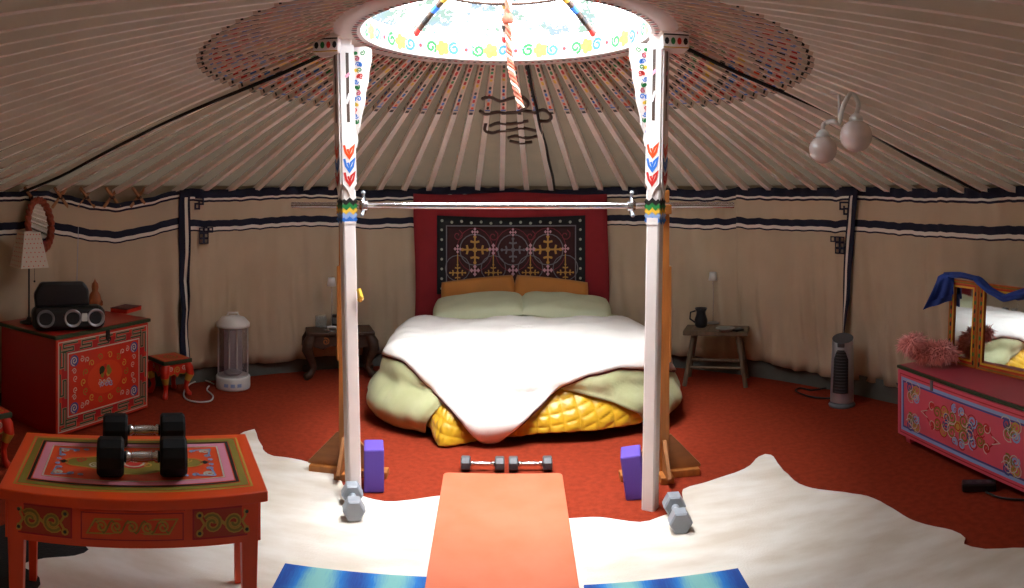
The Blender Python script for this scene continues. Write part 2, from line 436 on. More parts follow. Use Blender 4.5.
# roof poles
def roof_pole(i, deg):
    o = thing('roof_pole', 'pale wooden roof pole with painted inner end fanning from crown ring to wall', 'roof pole', wallp(deg, ZW-.005, -.03), radians(deg), 'roof poles around the crown')
    r0 = RW(deg)+.03; L = sqrt((r0-RO)**2+(ZR+.02-ZW)**2); sl = atan2(ZR+.02-ZW, r0-RO)
    ax = Vector((-cos(sl), 0, sin(sl))); side = Vector((0,1,0)); nrm = Vector((sin(sl), 0, cos(sl)))
    mb = MB(); P = .64
    def blk(a, b, w_, h, m):
        vs = []
        for s, w in ((a, w_[0]), (b, w_[1])):
            for x, y in ((-w/2,-h),( w/2,-h),(w/2,0.006),(-w/2,0.006)): vs.append(ax*s+side*x+nrm*y)
        mb.add(vs, [[0,1,2,3],[7,6,5,4],[0,4,5,1],[1,5,6,2],[2,6,7,3],[3,7,4,0]], m)
    blk(0, L-P, (.044,.038), .028, WOODR)
    mb.build('pole_shaft', o)
    mb = MB()
    blk(L-P, L+.02, (.040,.033), .026, MP_PINK)
    fr = frame(ax*(L-P)+nrm*-.026, ax, side, -nrm)
    mb.rect(.0, -.012, .03, .012, fr, BLACK_P); mb.rect(.03, -.016, .055, .016, fr, CREAM_P); mb.rect(.055,-.016,.07,.016, fr, BLUE_P)
    fs = [frame(ax*(L-P)+side*.0205*s+nrm*-.011, ax, nrm, side*s) for s in (-1, 1)]
    for f_ in fs:
        f_2 = f_
        mb.rect(.02,-.011,.032,.011, f_, BLACK_P); mb.rect(.034,-.011,.055,.011, f_, CREAM_P)
    cyc = [REDP, BLACK_P, ORANGE, LBLUE, REDP, BLUE_P, BLACK_P, CREAM_P, YELL_P, REDP, GREEN_P, BLACK_P]
    x = .075; k = i % 5
    while x < P-.02:
        l = random.uniform(.026, .048); c = cyc[k % len(cyc)]; k += 1
        mb.add([fr(x, -.006, .001), fr(x+l/2, -.009, .001), fr(x+l, -.006, .001), fr(x+l, .006, .001), fr(x+l/2, .009, .001), fr(x, .006, .001)], [[0,1,2,3,4,5]], c)
        for f_ in fs: mb.rect(x+.004, -.006, x+l-.004, .006, f_, c)
        x += l+.012
    mb.build('painted_end', o)
    return o
MP_PINK = mat('pink_pole_paint', '#e0c2b0', .55)
NP = 80
for i in range(NP):
    d = 360*i/NP+1.2
    if -85 < (d if d < 275 else d-360) < 265: roof_pole(i, d)

# crown ring with spokes
crown = thing('skylight_ring', 'white painted crown wheel with floral band and bright skylight at the roof top', 'crown wheel', (CX, CY, ZR))
mb = MB()
mb.lathe([(RI,-.012),(RI+.004,-.016),(RO-.03,-.02),(RO,.0),(RO,.10),(RO-.02,.115),(RI+.01,.115),(RI,.10),(RI,-.012)], WPAINT, seg=72)
def ringfr(w): return frame((RI*cos(w), RI*sin(w), .042), (-sin(w), cos(w), 0), (0,0,1), (-cos(w), -sin(w), 0))
for k in range(60):
    w = 2*pi*k/60+.03; f_ = ringfr(w)
    c1 = [YELL_P, PINK_P, LBLUE, GREEN_P][k % 4]
    if k % 2 == 0:
        for q in range(5): mb.dot(.026*cos(2*pi*q/5), .026*sin(2*pi*q/5), .020, f_, c1, .002)
        mb.dot(0, 0, .011, f_, REDP if k % 4 else GOLD, .003)
    else:
        mb.rib(spiral(0, 0, .008, .036, k, 1.3, 12), .016, f_, GREEN_P if k % 4 == 1 else BLUE_P, .002)
        mb.dot(.036, .022, .018, f_, [PINK_P, LBLUE, GREEN_P][k % 3], .002, ry=.007, a=.6)
for k in range(120):                         # dotted moulding under the ring
    w = 2*pi*k/120
    f_ = frame(((RI+.03)*cos(w), (RI+.03)*sin(w), -.018), (-sin(w), cos(w), 0), (cos(w), sin(w), 0), (0,0,-1))
    mb.dot(0, 0, .010, f_, BLACK_P if k % 2 else REDP, .003, ry=.014)
mb.build('ring_rim', crown)
for k in range(8):
    w = pi/2+2*pi*k/8+.02; mb = MB()
    p = [Vector((cos(w)*(RI+.03)*(1-t)+cos(w)*.09*t, sin(w)*(RI+.03)*(1-t)+sin(w)*.09*t, .09+.25*sin(t*pi/2))) for t in [j/8 for j in range(9)]]
    mb.tube(p, .017, WOODD if k % 2 else WOODR, seg=8)
    for j in range(8):
        a = p[j].lerp(p[j+1], .25); b = p[j].lerp(p[j+1], .75)
        mb.tube([a, b], .019, [REDP, BLACK_P, BLUE_P, GOLD][j % 4], seg=8)
    mb.build('spoke', crown)
mb = MB(); mb.lathe([(.0,.30),(.09,.30),(.11,.33),(.11,.37),(.05,.40),(0,.40)], WPAINT, seg=24); mb.build('hub', crown)
mb = MB()
mb.tube([(.40*cos(2*pi*k/32), .40*sin(2*pi*k/32), .235) for k in range(32)], .008, ROPE_B, seg=6, closed=True)
mb.build('inner_hoop', crown)
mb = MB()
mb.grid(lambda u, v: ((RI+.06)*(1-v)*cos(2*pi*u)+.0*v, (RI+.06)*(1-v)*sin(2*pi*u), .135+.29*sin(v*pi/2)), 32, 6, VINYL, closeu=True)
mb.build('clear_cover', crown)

# support poles
def support_pole(side, bx, by, tx, ty, label):
    o = thing('support_pole', label, 'support pole', (bx, by, 0), 0, 'crown support poles')
    dx, dy = tx-bx, ty-by
    def C(z): return Vector((dx*z/2.25, dy*z/2.25, z))
    def sec(z, w, a): return [C(z)+Vector((w/2*sqrt(2)*cos(a+pi/4+k*pi/2), w/2*sqrt(2)*sin(a+pi/4+k*pi/2), 0)) for k in range(4)]
    A = radians(33 if side < 0 else 57)
    def sq(mb, z0, z1, w, m, cham=.008):
        vs = []
        for z in (z0, z1):
            s_ = sec(z, w, A)
            for k in range(4):
                a, b, c = s_[k-1], s_[k], s_[(k+1) % 4]
                vs.append(b+(a-b).normalized()*cham); vs.append(b+(c-b).normalized()*cham)
        mb.add(vs, [list(range(8))[::-1], list(range(8, 16))]+[[i, (i+1)%8, 8+(i+1)%8, 8+i] for i in range(8)], m)
    mb = MB(); sq(mb, 0, 2.25, .066, WPAINT); mb.build('shaft', o)
    # chevron band
    mb = MB(); sq(mb, 1.335, 1.50, .072, WPAINT)
    for k in range(4):
        w = A+k*pi/2; N = Vector((cos(w), sin(w), 0)); U = Vector((-sin(w), cos(w), 0))
        f_ = frame(C(1.41)+N*.036, U, (0,0,1), N)
        for j, m in enumerate((BLUE_P, LBLUE, YELL_P, GREEN_P, BLACK_P)):
            z = -.055+j*.022
            mb.rib([(-.036, z+.008),(-.018,z-.008),(0,z+.008),(.018,z-.008),(.036,z+.008)], .020, f_, m)
    mb.build('chevron_band', o, bevel=0)
    # carved tongue panels on the faces turned to the room
    for k in range(4):
        w = A+k*pi/2; N = Vector((cos(w), sin(w), 0)); U = Vector((-sin(w), cos(w), 0))
        if N.y > .3: continue
        mb = MB(); f_ = frame(C(1.47)+N*.034, U, C(1).normalized(), N)
        mb.prism([(0,0),(.012,.03),(.036,.06),(.036,.74),(-.036,.74),(-.036,.06),(-.012,.03)], f_, 0, .012, WPAINT)
        for j, m in enumerate((REDP, BLUE_P, ORANGE)):
            z = .085+j*.066
            mb.rib([(-.026, z+.03),(-.018,z-.005),(0,z-.03),(.018,z-.005),(.026,z+.03),(.008,z+.012),(0,z-.012),(-.008,z+.012)], .012, f_, m, .0135)
        mb.rib([(0,.36),(0,.70)], .016, f_, WOODD, .0135)
        mb.rib([(-.008,.45),(.008,.50)], .012, f_, WPAINT, .015); mb.rib([(-.01,.58),(.01,.60)], .014, f_, PINK_P, .015)
        mb.build('carved_panel', o)
    # carved wing reaching in under the ring
    s = -side
    mb = MB(); f_ = frame(C(2.2)+Vector((s*.035, -.016, 0)), (s,0,0), (0,0,1), (0,-1,0))
    out = [(0,0),(.10,0),(.125,-.01),(.128,-.06),(.112,-.12),(.108,-.17),(.092,-.22),(.086,-.28),(.066,-.34),(.058,-.39),(.040,-.43),(.044,-.46),(.036,-.49),(.018,-.50),(.004,-.48),(.010,-.44),(0,-.40)]
    out = [(u*.82, v) for u, v in out]
    mb.prism(out, f_, -.03, 0, WPAINT)
    for h_, sg in ((.0015, 1), (-.0315, -1)):
        for j in range(15):
            z = -.03-j*.028; wd = interp([(-.5,.03),(-.4,.04),(-.2,.075),(0,.092)], z)
            c = [GREEN_P, PINK_P, BLUE_P, YELL_P, REDP, LBLUE][j % 6]
            mb.dot(wd*(.30+.4*((j*7) % 5)/5), z, .013, f_, c, h_, ry=.009, a=j)
            mb.rib(spiral(wd*(.7-.4*((j*3) % 4)/4), z, .003, .014, j, 1.2, 8), .005, f_, [GREEN_P, REDP, BLUE_P][j % 3], h_)
    mb.build('carved_wing', o)
    # capital
    mb = MB(); c = C(2.25)+Vector((-side*.02, -.035, -.075))
    mb.box(c+Vector((side*.085, 0, .025)), (.13,.13,.07), WPAINT, .008); mb.box(c+Vector((side*.085, 0, .075)), (.15,.15,.03), WOODR, .006)
    mb.box(c+Vector((side*.085, 0, .105)), (.13,.13,.04), WOODD, .006)
    f_ = frame(c+Vector((side*.085, -.066, .025)), (1,0,0), (0,0,1), (0,-1,0))
    for j, m in enumerate((BLACK_P, GREEN_P, REDP, BLACK_P)): mb.dot(-.045+j*.03, 0, .011, f_, m, ry=.017)
    mb.rib([(-.06,-.03),(.06,-.03)], .006, f_, GOLD); mb.rib([(-.06,.03),(.06,.03)], .006, f_, BLACK_P)
    mb.build('capital', o)
    return o
lx, ly = at(353.5, 497); rx, ry = at(650, 508)
pl = support_pole(-1, lx, ly, -.825, 3.36, 'left white painted support pole with chevron band and carved wing')
support_pole(1, rx, ry, .70, 3.30, 'right white painted support pole with chevron band and carved wing')
mb = MB(); mb.tube([(.03,-.02,.0+1.02),(.045,-.03,.98)], [.012,.012], YELL_P, seg=10); mb.tube([(.045,-.03,.98),(.035,-.02,.965)], .013, YELL_P, seg=10)
mb.T = Matrix.Identity(4); po = mb.build('peg', pl); po['label'] = 'yellow peg'

# ropes under the roof
def roof_rope(d, label, r=.010):
    mb = MB()
    p = [roofp(d+.5*nz(t*5, d), t, -.075-.012*sin(t*9)) for t in [i/24 for i in range(25)]]
    mb.tube(p, r, ROPE_D, seg=8); o = mb.build('roof_rope'); tag(o, label, 'rope', 'dark ropes along the roof'); return o
roof_rope(deg_of(22), 'dark rope running along roof slope on the left down to wall')
roof_rope(deg_of(556), 'dark rope running down roof slope above the bed')
roof_rope(deg_of(985), 'dark rope running along roof slope past the globe lamps')
# hanging plaited rope from the crown
mb = MB(); m1 = mat('red_white_cord', '#b9634c', .8); m2 = mat('cream_cord', '#e8d6bf', .8)
yc = CY+.05
base = [Vector((CX+.02, yc, ZR+.33)), Vector((CX+.01, yc, ZR+.1)), Vector((CX+.015, yc, ZR-.08)), Vector((CX+.03, yc, ZR-.2)), Vector((CX+.075, yc, ZR-.36))]
def along(P, t):
    x = t*(len(P)-1); i = min(int(x), len(P)-2); return P[i].lerp(P[i+1], x-i)
for k, m in enumerate((m1, m2, m1)):
    mb.tube([along(base, i/60)+Vector((.010*cos(i*.8+k*2.1), .010*sin(i*.8+k*2.1), 0)) for i in range(61)], .008, m, seg=6)
mb.ball(base[1]+Vector((0,0,-.03)), .03, m1); mb.tube([base[1], base[1]+Vector((-.05,0,-.05)), base[1]+Vector((-.03,0,-.09))], .008, m2, seg=6)
tag(mb.build('crown_rope'), 'plaited red and cream rope hanging from the crown', 'rope')
# brown rope woven over the roof poles
mb = MB()
def smooth(P, n=8):
    out = []
    for i in range(len(P)-1):
        p0, p1, p2, p3 = P[max(0,i-1)], P[i], P[i+1], P[min(len(P)-1,i+2)]
        for k in range(n):
            t = k/n; out.append(.5*((2*p1)+(p2-p0)*t+(2*p0-5*p1+4*p2-p3)*t*t+(3*p1-p0-3*p2+p3)*t*t*t))
    return out+[P[-1]]
def roof_at(px, py, dz=-.07, lo=3.9, hi=6.0):
    az = (px-512)/F
    for _ in range(40):
        r = (lo+hi)/2; x, y = r*sin(az), r*cos(az); z = H+(190-py)/F*r
        d = math.degrees(atan2(y-CY, x-CX)); rho = sqrt((x-CX)**2+(y-CY)**2)
        t = (RW(d)+.03-rho)/(RW(d)+.05-RO); zr = roofp(d, t, dz).z
        if z < zr: lo = r
        else: hi = r
    return Vector((x, y, z))
for path in ([(482,99),(490,97),(500,101),(512,98),(522,97),(528,104),(520,111),(508,113),(498,112),(486,114),(480,111)],
             [(520,110),(534,112),(544,110),(551,116),(548,121),(538,121)],
             [(486,123),(485,130),(492,133),(500,131),(512,130),(522,128),(536,131)], [(490,126),(498,123),(510,124),(528,121)],
             [(508,138),(516,136),(528,138),(537,136)], [(510,141),(520,143),(532,142)]):
    P = [roof_at(*q) for q in path]
    mb.tube(smooth(P), .012, ROPE_B, seg=8)
tag(mb.build('woven_rope'), 'brown hair rope woven in loops over roof poles above bed', 'rope')

# ends of the wall lattice, showing above the sagging canvas
LW = mat('lattice_wood', '#b0764a', .6, var=.3, vscale=12)
for k, px in enumerate((28, 57, 84, 109, 136)):
    d = deg_of(px); p = wallp(d, ZW-.055, -.0); t = radians(d)
    o = thing('lattice_end', 'crossed lattice slat ends above sagging canvas, %s' % ('nearest the picture edge','above round mirror side','second from canvas seam','third from canvas seam','nearest canvas seam')[k], 'lattice', p, t+pi/2, 'wall lattice ends')
    o['label'] = ['crossed wooden lattice slats above the red framed mirror', 'crossed wooden lattice slats just past the mirror, first of four', 'crossed wooden lattice slats in the middle of the canvas sag', 'crossed wooden lattice slats right of the sag middle', 'crossed wooden lattice slats nearest the navy corner band'][k]
    for s in (-1, 1):
        mb = MB(); mb.box((0, .012*s+.03, 0), (.022,.012,.20), LW, .003, RY(s*.75)); mb.build('slat', o)
    mb = MB(); mb.lathe([(0,-.02),(.012,-.02),(.012,.02),(0,.02)], ROPE_B, (0,.03,0), 10, RX(pi/2)); mb.build('knot', o)
# ================================================================ bed
BX, BY, BA, BB, ZT = .09, 5.02, .97, .82, .475
def rho(th, n=3.6):
    c, s = abs(cos(th))/BA, abs(sin(th))/BB
    return (c**n+s**n)**(-1/n)
CR = .18
def drape(th, s, off=0, bul=.10, seed=0, puff=.02, flare=None):
    R = rho(th); a = R-CR; q = CR*pi/2
    if s < a: r, z, nr, nzv = s, ZT+.0, 0, 1
    elif s < a+q:
        w = (s-a)/CR; r, z, nr, nzv = a+CR*sin(w), ZT-CR+CR*cos(w), sin(w), cos(w)
    else: r, z, nr, nzv = R, ZT-CR-(s-a-q), 1, 0
    dz = max(0, ZT-CR-z)
    r += bul*sin(pi*min(1, dz/.34))**1.3 if dz > 0 else 0
    if flare and dz > 0: r += flare(th)*(dz/.27)**1.3
    x, y = r*cos(th), r*sin(th)
    fold = puff*(nz(x*3.2+seed, y*3.2, z*3)+.5*nz(x*8+seed, y*8, z*5+4))
    if dz > 0: fold += puff*.9*nz(th*7+seed, z*2)+puff*.35*nz(th*19+seed, z*3)
    r2 = r+(fold+off)*nr; z2 = max(.006, z+(fold+off)*nzv)
    if s < .05: z2 = ZT+off+puff*nz(seed, 0)*.4
    return Vector((BX+r2*cos(th), BY+r2*sin(th), z2))
def s_of(th, z):                    # how far the cloth runs from the middle of the bed to hang down to height z
    R = rho(th)
    if z >= ZT-.001: return R-CR
    if z > ZT-CR: return R-CR+CR*math.acos(max(-1, min(1, (z-ZT+CR)/CR)))
    return R-CR+CR*pi/2+(ZT-CR-z)
def wrap(deg):
    d = (deg+90) % 360-90 if False else ((deg+180) % 360)-180
    return d
# frame and mattress
bed = thing('bed', 'large bed with dark base against the back wall under the rug', 'bed', (0,0,0))
def slab(z0, z1, k, m, name):
    mb = MB(); n = 48
    P = lambda z, kk: [(BX+rho(2*pi*i/n)*kk*cos(2*pi*i/n), BY+rho(2*pi*i/n)*kk*sin(2*pi*i/n), z) for i in range(n)]
    mb.add(P(z0,k)+P(z1,k), [list(range(n))[::-1], list(range(n,2*n))]+[[i,(i+1)%n,n+(i+1)%n,n+i] for i in range(n)], m)
    return mb.build(name, bed)
BEDB = mat('dark_bed_base', '#1d1512', .8)
slab(.10, .26, .86, BEDB, 'bed_base'); slab(.265, .41, .93, WHITE_T, 'mattress')
for x, y in ((-.6,-.5),(.6,-.5),(-.6,.5),(.6,.5)):
    mb = MB(); mb.frust((BX+x, BY+y, 0), (.05,.05), (.07,.07), .10, BEDB); mb.build('leg', bed)
# yellow quilted spread
QUILT = mat('yellow_satin', '#c99b16', .36, var=.15, vscale=6, sheen=.2)
def quilt_hem(d):
    return interp([(-180,.10),(-125,.07),(-118,.012),(-106,.014),(-100,.03),(-85,.07),(-70,.075),(-50,.07),(-40,.09),(0,.1),(180,.1)], d)
def flq(th):
    d = math.degrees(th); return .17*math.exp(-((d+117)/7)**2)+.09*math.exp(-((d+75)/28)**2)
def quiltf(u, v):
    d = -180+360*u; th = radians(d); s0 = rho(th)*.6; s = s0+(s_of(th, quilt_hem(d))-s0)*v
    k = min(abs(sin(th*rho(th)*56)), abs(sin(s*56)))
    return drape(th, s, -.040+.011*k**.6, .06, 3, .012, flq)
mb = MB(); mb.grid(quiltf, 900, 90, QUILT, closeu=True)
q = mb.build('bedspread', solid=.006); tag(q, 'yellow satin quilted bedspread showing below the duvet at foot of bed', 'bedspread')
# sage duvet
SAGE = mat('sage_cotton', '#b7b98e', .7, var=.10, vscale=5, bump=.2, bscale=25, dist=.01, col2='#a7a97c', sheen=.1)
def duvet_hem(d):
    return interp([(-180,.05),(-150,.04),(-127,.035),(-119,.30),(-80,.32),(-68,.27),(-58,.215),(-50,.13),(-45,.05),(-30,.04),(0,.05),(20,.1),(60,.35),(90,.45),(120,.35),(160,.1),(180,.05)], d)
def fld(th):
    d = math.degrees(th); return -.02+.03*math.exp(-((d+140)/25)**2)
def duvetf(u, v):
    d = -180+360*u; th = radians(d); s = s_of(th, duvet_hem(d))*v
    return drape(th, s, .0-.03*sm(.93, 1, v), .10, 7, .030, fld)
mb = MB(); mb.grid(duvetf, 300, 60, SAGE, closeu=True)
q = mb.build('duvet', solid=.012); tag(q, 'sage green puffy duvet spread over bed and hanging at both sides', 'duvet')
# white comforter laid cornerwise
CREAMW = mat('white_comforter_cotton', '#f1ece6', .75, var=.04, vscale=6, bump=.15, bscale=30, dist=.008)
PIPING = mat('brown_piping', '#5a2a22', .7)
def comf_hem(d):
    return interp([(-180,.31),(-160,.34),(-142,.36),(-131,.31),(-120,.22),(-111,.10),(-105,.022),(-102,.022),(-95,.12),(-87,.24),(-80,.33),(-70,.355),(-55,.38),(-20,.36),(0,.33),(15,.36)], d)
def comf_s(d):
    th = radians(d)
    if -180 <= d <= 20: return s_of(th, comf_hem(d))
    # the rear edge lies across the bed in front of the pillows
    return min(s_of(th, .39), .44/max(.05, sin(th)))
def flc(th):
    d = math.degrees(th); return .05*math.exp(-((d+103)/12)**2)
def proj(p): return 512+F*atan2(p.x, p.y), 190+F*(H-p.z)/sqrt(p.x**2+p.y**2)
CEDGE = [(360,350),(376,352),(405,361),(446,403),(487,449),(522,423),(558,387),(585,376),(620,367),(690,371),(720,374)]
def craw(d, s): return drape(radians(d), s, .026-.010, .115, 7, .027, lambda t: fld(t)+flc(t))
CS = []
for i in range(361):                      # where the comforter's straight edge crosses the draped bed
    d = -180+i; s = comf_s(d)
    if -172 <= d <= -8:
        smax = s_of(radians(d), .022); s1 = rho(radians(d))*.55
        while s1 < smax:
            q = proj(craw(d, s1))
            if q[1] > interp(CEDGE, q[0]): break
            s1 += .006
        s = min(s1, smax)
    CS.append(s)
for _ in range(2): CS = [CS[0]]+[(CS[i-1]+2*CS[i]+CS[i+1])/4 for i in range(1, 360)]+[CS[360]]
def comf_s(d):
    x = max(0, min(359.999, d+180)); i = int(x); return CS[i]+(CS[i+1]-CS[i])*(x-i)
def comff(u, v):
    d = -180+360*u; th = radians(d); s = comf_s(d)*v
    return drape(th, s, .026-.010*sm(.96, 1, v), .115, 7, .027, lambda t: fld(t)+flc(t))
mb = MB(); mb.grid(comff, 300, 50, CREAMW, closeu=True)
cf = mb.build('comforter', solid=.012); tag(cf, 'white comforter laid cornerwise over the bed, its point hanging at the foot', 'comforter')
mb = MB(); mb.tube([comff(i/300, 1.0)+Vector((0,0,-.004)) for i in range(300)], .008, PIPING, seg=6, closed=True)
po = mb.build('piping', cf); po['label'] = 'dark brown piping'
# pillows
def cushion(name, label, cat, c, w, h, t, m, rot, group, nx=.35, seed=0, pipe=None, sq=3.2):
    mb = MB(); mb.T = Matrix.Translation(c) @ rot
    def shp(u, v, s):
        x, y = 2*u-1, 2*v-1
        e = max(0, (1-abs(x)**sq)*(1-abs(y)**sq))**.42
        return Vector((x*w/2*(1-.05*y*y), y*h/2*(1-.05*x*x), s*(t/2*e)+.010*nz(x*2+seed, y*2, s)*e*2*(t/.1)*.6))
    mb.grid(lambda u, v: shp(u, v, 1), 28, 18, m); mb.grid(lambda u, v: shp(1-u, v, -1), 28, 18, m)
    o = mb.build(name); tag(o, label, cat, group); return o
PIL = mat('sage_pillow_cotton', '#c3c7a5', .7, var=.08, vscale=6, bump=.15, bscale=30, dist=.008)
cushion('pillow', 'left sage green pillow lying at the head of the bed', 'pillow', (-.265,5.62,.555), .74,.40,.16, PIL, RZ(.03) @ RY(radians(-4)) @ RX(radians(14)), 'sage pillows', seed=1)
cushion('pillow', 'right sage green pillow lying at the head of the bed', 'pillow', (.43,5.62,.555), .74,.40,.16, PIL, RZ(-.05) @ RY(radians(4)) @ RX(radians(14)), 'sage pillows', seed=5)
OCH = mat('ochre_velvet', '#b87426', .7, var=.1, vscale=8, bump=.15, bscale=80, sheen=.3)
cushion('bolster', 'left flat ochre cushion leaning behind the sage pillow', 'cushion', (-.275,5.84,.60), .63,.34,.09, OCH, RZ(.06) @ RY(radians(-6)) @ RX(radians(72)), 'ochre cushions', seed=2, sq=14)
cushion('bolster', 'right flat ochre cushion leaning behind the sage pillow', 'cushion', (.32,5.84,.60), .63,.34,.09, OCH, RZ(-.08) @ RY(radians(6)) @ RX(radians(72)), 'ochre cushions', seed=3, sq=14)

# red hanging and dark embroidered textile on the back wall
def wallframe(off):
    def fr(u, v, h=0.0):                       # u: metres along wall to the right, v: height
        d = 90-math.degrees((u)/2.74); return wallp(d, v, off+h)
    return fr
FELT = mat('red_felt', '#8d1c22', .9, var=.12, vscale=6, bump=.2, bscale=150, dist=.003)
fw = wallframe(.105)
mb = MB(); mb.grid(lambda u, v: fw(-.84+1.72*u+.01*sin(v*5), .34+1.13*v-.01*sin(u*9), .006*sin(u*23)*(1-v)), 40, 10, FELT)
tag(mb.build('wall_hanging', solid=.006), 'large plain red felt hanging on back wall behind the bed', 'wall hanging')
TEX = mat('dark_suzani_ground', '#3c1a1c', .9, var=.3, vscale=14, bump=.3, bscale=200, dist=.003)
TEXB = mat('black_suzani_border', '#17161a', .9, bump=.3, bscale=200, dist=.003)
TH1 = mat('gold_thread', '#b98a3e', .7); TH2 = mat('pink_thread', '#c79aa4', .7); TH3 = mat('grey_thread', '#6d6a70', .8); TH4 = mat('pale_thread', '#9fa493', .8); TH5 = mat('red_thread', '#7a2530', .8)
ft = wallframe(.118)
mb = MB(); U0, U1, V0, V1 = -.64, .68, .62, 1.285
mb.grid(lambda u, v: ft(U0+(U1-U0)*u, V0+(V1-V0)*v-.02*sin(pi*u)*v, 0), 40, 10, TEXB)
f3 = lambda u, v, h=0: ft(u, v-.02*sin(pi*(u-U0)/(U1-U0))*(v-V0)/(V1-V0), h)
b = .085
mb.grid(lambda u, v: f3(U0+b+(U1-U0-2*b)*u, V0+(V1-b-V0)*v, .002), 40, 10, TEX)
for i in range(15):
    mb.dot(U0+.045+(U1-U0-.09)*i/14, V1-.042-.01*(i % 2), .013, f3, TH4, .004)
for i in range(7):
    for uu in (U0+.042, U1-.042): mb.dot(uu, V1-.12-i*.083, .012, f3, TH4, .004)
mb.rib(rectpts(U0+b, V0, U1-b, V1-b), .010, f3, TH3, .004, closed=True)
def flower(u, v, s, m):
    for a in range(4):
        w = a*pi/2
        mb.rib([(u+cos(w)*s*.15, v+sin(w)*s*.15), (u+cos(w)*s*.95, v+sin(w)*s*.95)], s*.13, f3, m, .004)
        for da in (-.5, .5): mb.rib([(u+cos(w)*s*.55, v+sin(w)*s*.55), (u+cos(w+da)*s*.72, v+sin(w+da)*s*.72)], s*.16, f3, m, .004)
        mb.dot(u+cos(w)*s*.98, v+sin(w)*s*.98, s*.13, f3, m, .004)
    mb.dot(u, v, s*.2, f3, m, .0045)
def diamond(u, v, s, m):
    for dx, dy in ((0,0),(1,0),(-1,0),(0,1),(0,-1)): mb.dot(u+dx*s*.55, v+dy*s*.6, s*.30, f3, m, .0045, n=4, ry=s*.36)
cx0 = (U0+U1)/2
for i, du in enumerate((-.32, 0.02, .33)):
    u = cx0+du
    mb.rib(circ(u, 1.00, .135, 20), .009, f3, TH3, .0035); mb.rib(circ(u, 1.00, .16, 20, ry=.19), .006, f3, TH5, .0035)
    if i != 1: flower(u, 1.0, .115, TH1)
    else: flower(u, 1.0, .10, TH3)
    diamond(u, 1.155, .04, TH2 if i != 1 else TH2); diamond(u, .82, .055, TH2)
for du in (-.475, -.155, .175, .485):
    u = cx0+du; diamond(u, 1.005, .055 if abs(du) < .3 else .042, TH2)
    mb.rib([(u, .96), (u, .80)], .009, f3, TH1, .004); flower(u, .80, .07, TH1)
    mb.rib(circ(u, .84, .11, 16), .007, f3, TH3, .0035); mb.rib(spiral(u, 1.12, .01, .05, 0, 1.2, 10), .007, f3, TH5, .004)
tag(mb.build('embroidered_textile', solid=.004), 'dark embroidered textile with gold and pink crosses on the red hanging', 'textile')
# ================================================================ left side
# ---- low orange table
TL = thing('painted_table', 'low orange painted table with dumbbells on it at front left', 'table', (-1.25, 2.086, .009), radians(29.6))
W2, D2, TZ = .425, .262, .545
def bow(x): return .035*(1-(x/W2)**2)
def topout(g=0):
    n = 16; f = [(-W2-g+2*(W2+g)*i/n, -D2-g-bow(-W2+2*W2*i/n)) for i in range(n+1)]
    return f+[(W2+g, D2+g), (-W2-g, D2+g)]
zf = frame((0,0,0), (1,0,0), (0,1,0), (0,0,1))
mb = MB(); mb.prism(topout(.0), zf, TZ-.034, TZ, ORANGE)
f_ = frame((0,0,TZ), (1,0,0), (0,1,0), (0,0,1))
def inset(k, sh=.0):
    n = 16; w, d = W2-k, D2-k
    return [(-w+2*w*i/n, -d-.7*bow(-W2+2*W2*i/n)+sh) for i in range(n+1)]+[(w, d), (-w, d)]
for k, wd, m in ((.045,.008,GOLD),(.066,.024,OLIVE),(.086,.010,BLACK_P),(.108,.026,PINK_P),(.125,.006,CREAM_P)):
    mb.rib(inset(k), wd, f_, m, .0012, closed=True)
for sx in (-1, 1):
    for sy in (-1, 1): corner_knot(mb, sx*(W2-.145), sy*(D2-.142)-(.012 if sy < 0 else 0), .075, -sx, -sy, f_, LBLUE, CREAM_P)
med = [(.23*cos(a)*(1 if abs(cos(a)) > .3 else 1), .075*sin(a)*(1+.25*cos(4*a))) for a in [2*pi*i/40 for i in range(40)]]
mb.add([f_(u, v-.01, .0012) for u, v in med], [list(range(40))], OLIVE)
mb.rib([(u*1.03, v*1.05-.01) for u, v in med], .006, f_, GOLD, .002, closed=True)
for k in range(-4, 5):
    mb.rib(spiral(k*.045, -.01+.02*(-1)**k, .004, .022, k, 1.4, 12), .006, f_, [CREAM_P, GOLD, REDP][k % 3], .002)
mb.dot(0, -.01, .05, f_, REDP, .0018, n=16); mb.rib(circ(0, -.01, .035, 12), .008, f_, CREAM_P, .0025)
for sx in (-1,1): mb.dot(sx*.245, -.01, .016, f_, BLACK_P, .002, n=4)
mb.build('tabletop', TL, bevel=.004)
AZ0, AZ1 = TZ-.165, TZ-.034
mb = MB()
def ap(x): return -D2+.028-bow(x)*.8
n = 16; xs = [-W2+.02+2*(W2-.02)*i/n for i in range(n+1)]
mb.prism([(x, ap(x)) for x in xs]+[(x, ap(x)+.022) for x in xs[::-1]], zf, AZ0, AZ1, ORANGE)
for sx in (-1, 1): mb.box((sx*(W2-.035), .01, (AZ0+AZ1)/2), (.022, 2*D2-.06, AZ1-AZ0), ORANGE)
mb.box((0, D2-.035, (AZ0+AZ1)/2), (2*W2-.06, .022, AZ1-AZ0), ORANGE)
def apf(x, z, h=0): return Vector((x, ap(x)-h, AZ0+z))
PANEL_R = mat('brick_red_paint', '#b83a16', .4)
def cap_lines(m_, x0, x1, z0, z1):
    k = 8; pts = [(x0+(x1-x0)*i/k, z0) for i in range(k+1)]+[(x1-(x1-x0)*i/k, z1) for i in range(k+1)]
    return pts
